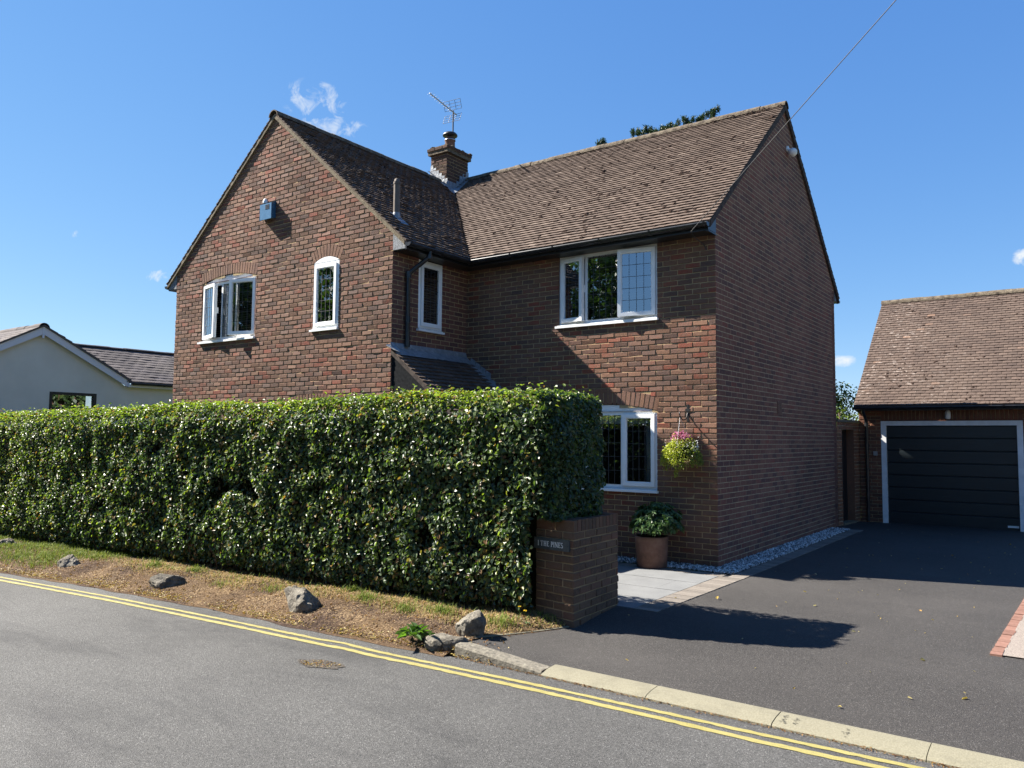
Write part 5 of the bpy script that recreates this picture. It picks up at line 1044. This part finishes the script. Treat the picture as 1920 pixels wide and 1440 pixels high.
# weed clump: rosette of long toothed leaves
def rosette(name, c, n, Lr, label, cat, ud=(.25, 1.0)):
    t = thing(name, c, label, cat); a = rng.uniform(0, 6.28, n); el = rng.uniform(*ud, n); Dv = np.stack([np.cos(a) * np.cos(el), np.sin(a) * np.cos(el), np.sin(el)], 1); Nn = np.stack([-np.cos(a) * np.sin(el), -np.sin(a) * np.sin(el), np.cos(el)], 1)
    P = np.array(c) + np.stack([rng.normal(0, .05, n), rng.normal(0, .04, n), np.zeros(n)], 1) + Dv * .02; L = rng.uniform(*Lr, n)
    leaves('foliage', P, Nn, Dv, L, L * rng.uniform(.16, .30, n), rng.random(n), weedM, t, fold=.5, curl=.35); return t
rosette('weed_clump', (-.93, -4.98, -.045), 70, (.06, .15), 'bright green weed clump with long leaves between the last stones', 'weed')
for i, (x, y) in enumerate(((-.42, -4.05), (-.30, -4.13))):
    z_ = verge_z(x, y); d_ = thing('dandelion', (x, y, z_), ('yellow dandelion flower nearest the hedge foot' if i == 0 else 'yellow dandelion flower nearest the drive edging'), 'flower', 'dandelions by the pier')
    m_ = MB(); m_.tube([(x, y, z_ - .02), (x + .005, y, z_ + .06), (x + .01, y - .005, z_ + .11)], .002, 5); m_.build('stem', weedM, d_)
    n = 40; a = rng.uniform(0, 6.28, n); el = rng.uniform(.1, 1.4, n); Dv = np.stack([np.cos(a) * np.cos(el), np.sin(a) * np.cos(el), np.sin(el)], 1); leaves('flower_head', np.tile([[x + .01, y - .005, z_ + .11]], (n, 1)), np.tile([[0, 0, 1.]], (n, 1)) + rv(n) * .3, Dv, rng.uniform(.014, .02, n), np.full(n, .006), rng.random(n), petalY, d_)
    n = 10; a = rng.uniform(0, 6.28, n); Dv = np.stack([np.cos(a), np.sin(a), .3 + 0 * a], 1); leaves('foliage', np.tile([[x, y, z_]], (n, 1)), np.tile([[0, 0, 1.]], (n, 1)) + rv(n) * .2, Dv, rng.uniform(.05, .09, n), np.full(n, .016), rng.random(n), weedM, d_)

# =================================================================== potted shrub, hanging basket
ps_ = thing('potted_shrub', (-.76, -.46, .006), 'glossy evergreen shrub in a terracotta pot against the front wall', 'potted plant')
m_ = MB(); m_.lathe((-.76, -.46, .006), [(0, 0), (.19, 0), (.205, .015), (.222, .36), (.226, .40), (.222, .418), (.20, .418), (.195, .38), (0, .375)], 32, 0, .006); m_.build('pot', terraM, ps_)
m_ = MB(); m_.lathe((-.76, -.46, .386), [(.195, 0), (.1, .01), (0, .015)], 20); m_.build('potting_soil', soilM, ps_)
n = 210; d = rv(n); d[:, 2] = np.abs(d[:, 2]) * 1.0 - .02; d = unit(d); cen = np.array([[-.68, -.45, .53]]); tips = cen + d * np.array([[.36, .33, .33]]) * rng.uniform(.55, 1.05, (n, 1)) * (1 + .15 * nzv(d, 2.2, 5))[:, None]
m = 16; Pq = np.repeat(tips, m, 0); a = np.tile(np.arange(m) * 2.4, n) + np.repeat(rng.uniform(0, 6, n), m); ax = np.repeat(unit(d + np.array([[0, 0, .5]])), m, 0); o = unit(np.cross(ax, np.array([[.3, .2, 1.]]))); o2 = np.cross(ax, o); el = np.tile(np.linspace(.1, 1.2, m), n)
Dv = (o * np.cos(a)[:, None] + o2 * np.sin(a)[:, None]) * np.cos(el)[:, None] + ax * np.sin(el)[:, None]; Lq = rng.uniform(.05, .085, n * m)
leaves('foliage', Pq - ax * np.tile(np.linspace(.03, 0, m), n)[:, None], ax - Dv * .2 + rv(n * m) * .2, Dv, Lq, Lq * .34, np.clip(rng.normal(.45, .25, n * m), 0, 1), shrubM, ps_, fold=.2, curl=.2)
m_ = MB()
for i in range(60): m_.tube([(-.76 + random.gauss(0, .03), -.46 + random.gauss(0, .03), .36), tuple((tips[i] + cen[0]) / 2), tuple(tips[i])], [.008, .005, .003], 5, cap=False)
m_.build('stem', barkM, ps_)
br = thing('basket_bracket', (-.42, 0, 2.1), 'curled black iron bracket on the front wall holding the flower basket', 'bracket')
m_ = MB(); m_.box((-.435, -.012, 1.98), (-.405, -.002, 2.22)); m_.box((-.455, -.014, 2.12), (-.385, -.004, 2.16))
arm = [(-.42, -.01, 2.10), (-.42, -.04, 2.04), (-.42, -.10, 2.005), (-.42, -.18, 2.0), (-.42, -.25, 2.03), (-.42, -.285, 2.075), (-.42, -.28, 2.105), (-.42, -.262, 2.10)]; m_.tube(arm, .008, 8); m_.build('arm', ironM, br)
bk = thing('hanging_basket', (-.40, -.27, 1.55), 'hanging basket of trailing yellow foliage and pink flowers beside the lower window', 'hanging basket')
bc = np.array([-.40, -.27, 1.60]); m_ = MB(); m_.lathe((bc[0], bc[1], bc[2]), [(0, -.15), (.07, -.14), (.13, -.09), (.16, -.01), (.165, .03), (.15, .03), (.14, 0), (0, .0)], 20); m_.build('basket', twigM, bk)
m_ = MB()
for a in (.5, 2.6, 4.7): m_.tube([(bc[0] + .155 * math.cos(a), bc[1] + .155 * math.sin(a), bc[2] + .03), (-.42, -.27, 2.03)], .0022, 4)
m_.build('chain', metalM, bk)
n = 2600; a = rng.uniform(0, 6.28, n); rr = .285 * rng.random(n) ** .42; zz = .11 - .30 * (rr / .285) ** 3 + rng.normal(0, .035, n); P = bc + np.stack([rr * np.cos(a), rr * np.sin(a) * .85, zz], 1); Dv = np.stack([np.cos(a), np.sin(a), rng.normal(-.5, .6, n)], 1)
Ps = []; Ds = []
for (ang, r0, ln_) in ((3.0, .22, .26), (3.9, .20, .16), (4.6, .15, .36), (5.2, .14, .22), (5.8, .2, .20), (.2, .22, .18), (4.3, .16, .2), (4.9, .12, .25), (2.6, .2, .18)):
    k = int(ln_ * 330); t = rng.random(k); Ps.append(bc + np.stack([r0 * np.cos(ang) * (1 + .1 * t) + rng.normal(0, .012, k), r0 * np.sin(ang) + rng.normal(0, .012, k), -.05 - t * ln_ + .02], 1)); Ds.append(rv(k) + np.array([[0, 0, -.7]]))
P = np.concatenate([P] + Ps); Dv = np.concatenate([Dv] + Ds); n = len(P); L = rng.uniform(.018, .036, n); side = np.clip((P[:, 0] - bc[0]) / .2, -1, 1); R = np.clip(.55 + rng.normal(0, .2, n) - .35 * np.clip(side, 0, 1), 0, 1)
leaves('foliage', P, Dv * .5 + rv(n) + np.array([[0, -.3, .8]]), Dv + rv(n) * .5, L, L * .55, R, basketM, bk)
n = 230; P = bc + np.stack([rng.normal(-.01, .06, n), rng.normal(0, .05, n), .17 + rng.normal(0, .025, n)], 1); L = rng.uniform(.02, .036, n); leaves('pink_flowers', P, rv(n) + np.array([[0, -.6, .6]]), rv(n), L, L * .8, rng.random(n), petalP, bk)['kind'] = 'stuff'
n = 110; a = rng.choice([0.1, 3.1, 2.8, .4, 5.9], n) + rng.normal(0, .3, n); P = bc + np.stack([.22 * np.cos(a), .2 * np.sin(a), rng.normal(.02, .05, n)], 1); leaves('white_flowers', P, rv(n) + np.array([[0, -.8, .4]]), rv(n), np.full(n, .018), np.full(n, .015), rng.random(n), petalW, bk)['kind'] = 'stuff'

# ivy on the unseen left wall, made up to green the bungalow window reflection
n = 5200; P = np.stack([XL - .03 - rng.exponential(.04, n), rng.uniform(-.9, 6.2, n), rng.uniform(.2, 4.3, n)], 1); P = P[nzv(P, .8, 3) > -.35]; n = len(P)
iv = thing('added_ivy', (XL - .05, 2.5, 0), 'dark ivy out of view on the left wall, to green the bungalow window reflection', 'added_ivy'); L = rng.uniform(.10, .18, n)
leaves('foliage', P, np.array([[-1, 0, .3]]) + rv(n) * .5, rv(n) + np.array([[0, 0, -.8]]), L, L * .85, np.clip(rng.normal(.4, .2, n), 0, 1), treeM, iv)

# =================================================================== trees
def tree(name, loc, h, cr, label, cat='tree', n=9000, mat_=treeM, leafL=(.10, .18), crown0=.3, trunk_r=.16, group=None, aspect=.6, nclump=70, seed=1, clr=.42):
    r_ = np.random.default_rng(seed); rd = random.Random(seed); t = thing(name, loc, label, cat, group); lx, ly, lz = loc
    tk = MB(); tk.tube([(lx, ly, lz - .1), (lx + .05, ly, lz + h * .3), (lx - .04, ly + .05, lz + h * .62), (lx, ly, lz + h * .9)], [trunk_r * 1.25, trunk_r, trunk_r * .6, trunk_r * .15], 10)
    cl = []
    for i in range(nclump):
        d = Vector((rd.gauss(0, 1), rd.gauss(0, 1), rd.gauss(0, 1))).normalized(); f = rd.random() ** .4
        zc = lz + h * (crown0 + 1) / 2; c = Vector((lx + d.x * cr * f, ly + d.y * cr * f, zc + d.z * h * (1 - crown0) / 2 * f)); cl.append(c)
        if i < 26:
            b = Vector((lx, ly, lz + h * rd.uniform(crown0 * .8, .75))); tk.tube([b, (b + c) / 2 + Vector((0, 0, .15)), c], [trunk_r * .35, trunk_r * .2, .01], 6, cap=False)
    tk.build('trunk', barkM, t)
    C_ = np.array(cl); idx = r_.integers(0, len(C_), n); rad = cr * clr * (.6 + .6 * r_.random(len(C_)))[idx]; d = unit(r_.normal(size=(n, 3))); P = C_[idx] + d * (rad * r_.random(n) ** .45)[:, None] * np.array([[1, 1, .75]])
    L = r_.uniform(*leafL, n); base_ = r_.normal(.45, .16, len(C_))[idx]; leaves('crown', P, d * .5 + np.array([[0, 0, .6]]) + r_.normal(size=(n, 3)) * .6, r_.normal(size=(n, 3)) + np.array([[0, 0, -.3]]), L, L * aspect, np.clip(base_ + r_.normal(0, .18, n), 0, 1), mat_, t); return t
# conifer whose shoots show over the ridge
def conifer(loc, tops, label, seed):
    lx, ly, lz = loc; t = thing('pine_tree', loc, label, 'tree'); tk = MB(); zt = max(p[2] for p in tops); tk.tube([(lx, ly, 0), (lx, ly, zt * .5), (lx, ly, zt - .8)], [.25, .18, .04], 10); r_ = np.random.default_rng(seed); Pl, Dl, Ll = [], [], []
    rd = random.Random(seed); ends = [Vector(p) for p in tops]
    for i in range(90):
        a = rd.uniform(0, 6.28); zz = rd.uniform(.35, .93); r = 2.4 * (1 - zz) ** .5 + .5; ends.append(Vector((lx + r * math.cos(a) * rd.uniform(.4, 1.2), ly + r * math.sin(a) * rd.uniform(.4, 1.2), (zt - .7) * zz)))
    for e in ends:
        b = Vector((lx, ly, e.z - .6 - .25 * math.dist((lx, ly), (e.x, e.y)))); m_ = (b + e) / 2 - Vector((0, 0, .12)); tk.tube([b, m_, e], [.04, .025, .008], 5, cap=False)
        for s in range(4):
            c = e + (m_ - e) * .12 * s + Vector((rd.gauss(0, .10), rd.gauss(0, .10), rd.gauss(0, .05))) * (s > 0); k = 110; up = unit(r_.normal(0, .75, (k, 3)) + np.array([[0, 0, .65]])); Pl.append(np.array(c) - up * .02 + r_.normal(0, .03, (k, 3)) + np.outer(r_.uniform(-.12, .04, k), [0, 0, 1])); Dl.append(up); Ll.append(r_.uniform(.06, .12, k))
    tk.build('trunk', barkM, t); P, D, L = np.concatenate(Pl), np.concatenate(Dl), np.concatenate(Ll); leaves('crown', P, rv(len(P)), D, L, L * .22, np.clip(rng.normal(.5, .22, len(P)), 0, 1), pineM, t)
conifer((-6.6, 14.2, 0), [(-8.42, 14, 12.60), (-8.22, 14.0, 12.52), (-7.95, 14.1, 12.66), (-7.7, 14, 12.5), (-7.35, 14.1, 12.50), (-6.95, 14.0, 12.48), (-6.5, 14.0, 12.60), (-6.15, 14, 12.52), (-5.85, 14.1, 12.55), (-5.50, 14, 12.62), (-5.30, 14.05, 12.68), (-6.75, 13.9, 12.35), (-7.1, 13.8, 12.3)], 'dark pine tree behind the house, its shoots showing above the main ridge', 3)
conifer((-9.62, 14.0, 0), [(-9.62, 14, 12.52), (-9.60, 14.0, 12.40), (-9.7, 14.05, 12.3), (-9.45, 14.1, 12.1)], 'lone pine tip just above the ridge nearer the chimney', 5)
tree('garden_tree', (-2.4, 15.5, 0), 3.55, 1.5, 'mid green leafy tree above the side gate between house and garage', n=9000, crown0=.12, leafL=(.07, .12), seed=4)
tree('garden_tree', (-11.6, 9.6, 0), 5.0, 2.2, 'leafy unseen tree added behind the left rear corner of the house, for the bungalow window reflection', n=5000, crown0=.08, leafL=(.12, .2), seed=41)  # unseen tree added to fill the bungalow window reflection
tree('garden_shrub', (-1.1, 11.6, 0), 2.75, .9, 'pale green bush peeping over the gate wall coping', 'shrub', n=5000, crown0=.05, leafL=(.05, .09), seed=9, trunk_r=.06, mat_=leaf_mat('pale_leaf', [(0, (.05, .09, .02)), (.6, (.10, .16, .03)), (1, (.18, .24, .06))], .3, .45))
tree('garden_shrub', (-13.4, -2.6, 0), 2.32, .75, 'loose twiggy shrub rising behind the far left end of the hedge', 'shrub', n=4200, crown0=.1, leafL=(.04, .07), seed=11, trunk_r=.04)
# trees across the road, for window reflections, with more added to cut sky fill
for i, (x, y, h, cr) in enumerate(((-14.5, -24, 13.5, 4.6), (-27, -18.5, 12, 4.6), (-36, -19, 12, 4.4), (-20, -22, 12, 4.2), (-7, -27.5, 6.5, 3.0), (0, -27, 7, 3.2), (7, -26, 8, 3.4), (14, -25, 8, 3.4), (21, -22, 9, 3.6), (26, -14, 9, 3.6), (28, -5, 9, 3.6), (27, 4, 9, 3.4), (-46, -22, 12, 4.5))):
    tree('roadside_tree', (x, y, -.2), h, cr, 'leafy tree across the road out of view, for pane reflections and less sky fill', n=9000, crown0=.10, leafL=(.22, .42), seed=20 + i, trunk_r=.22, group='trees across the road', nclump=80)
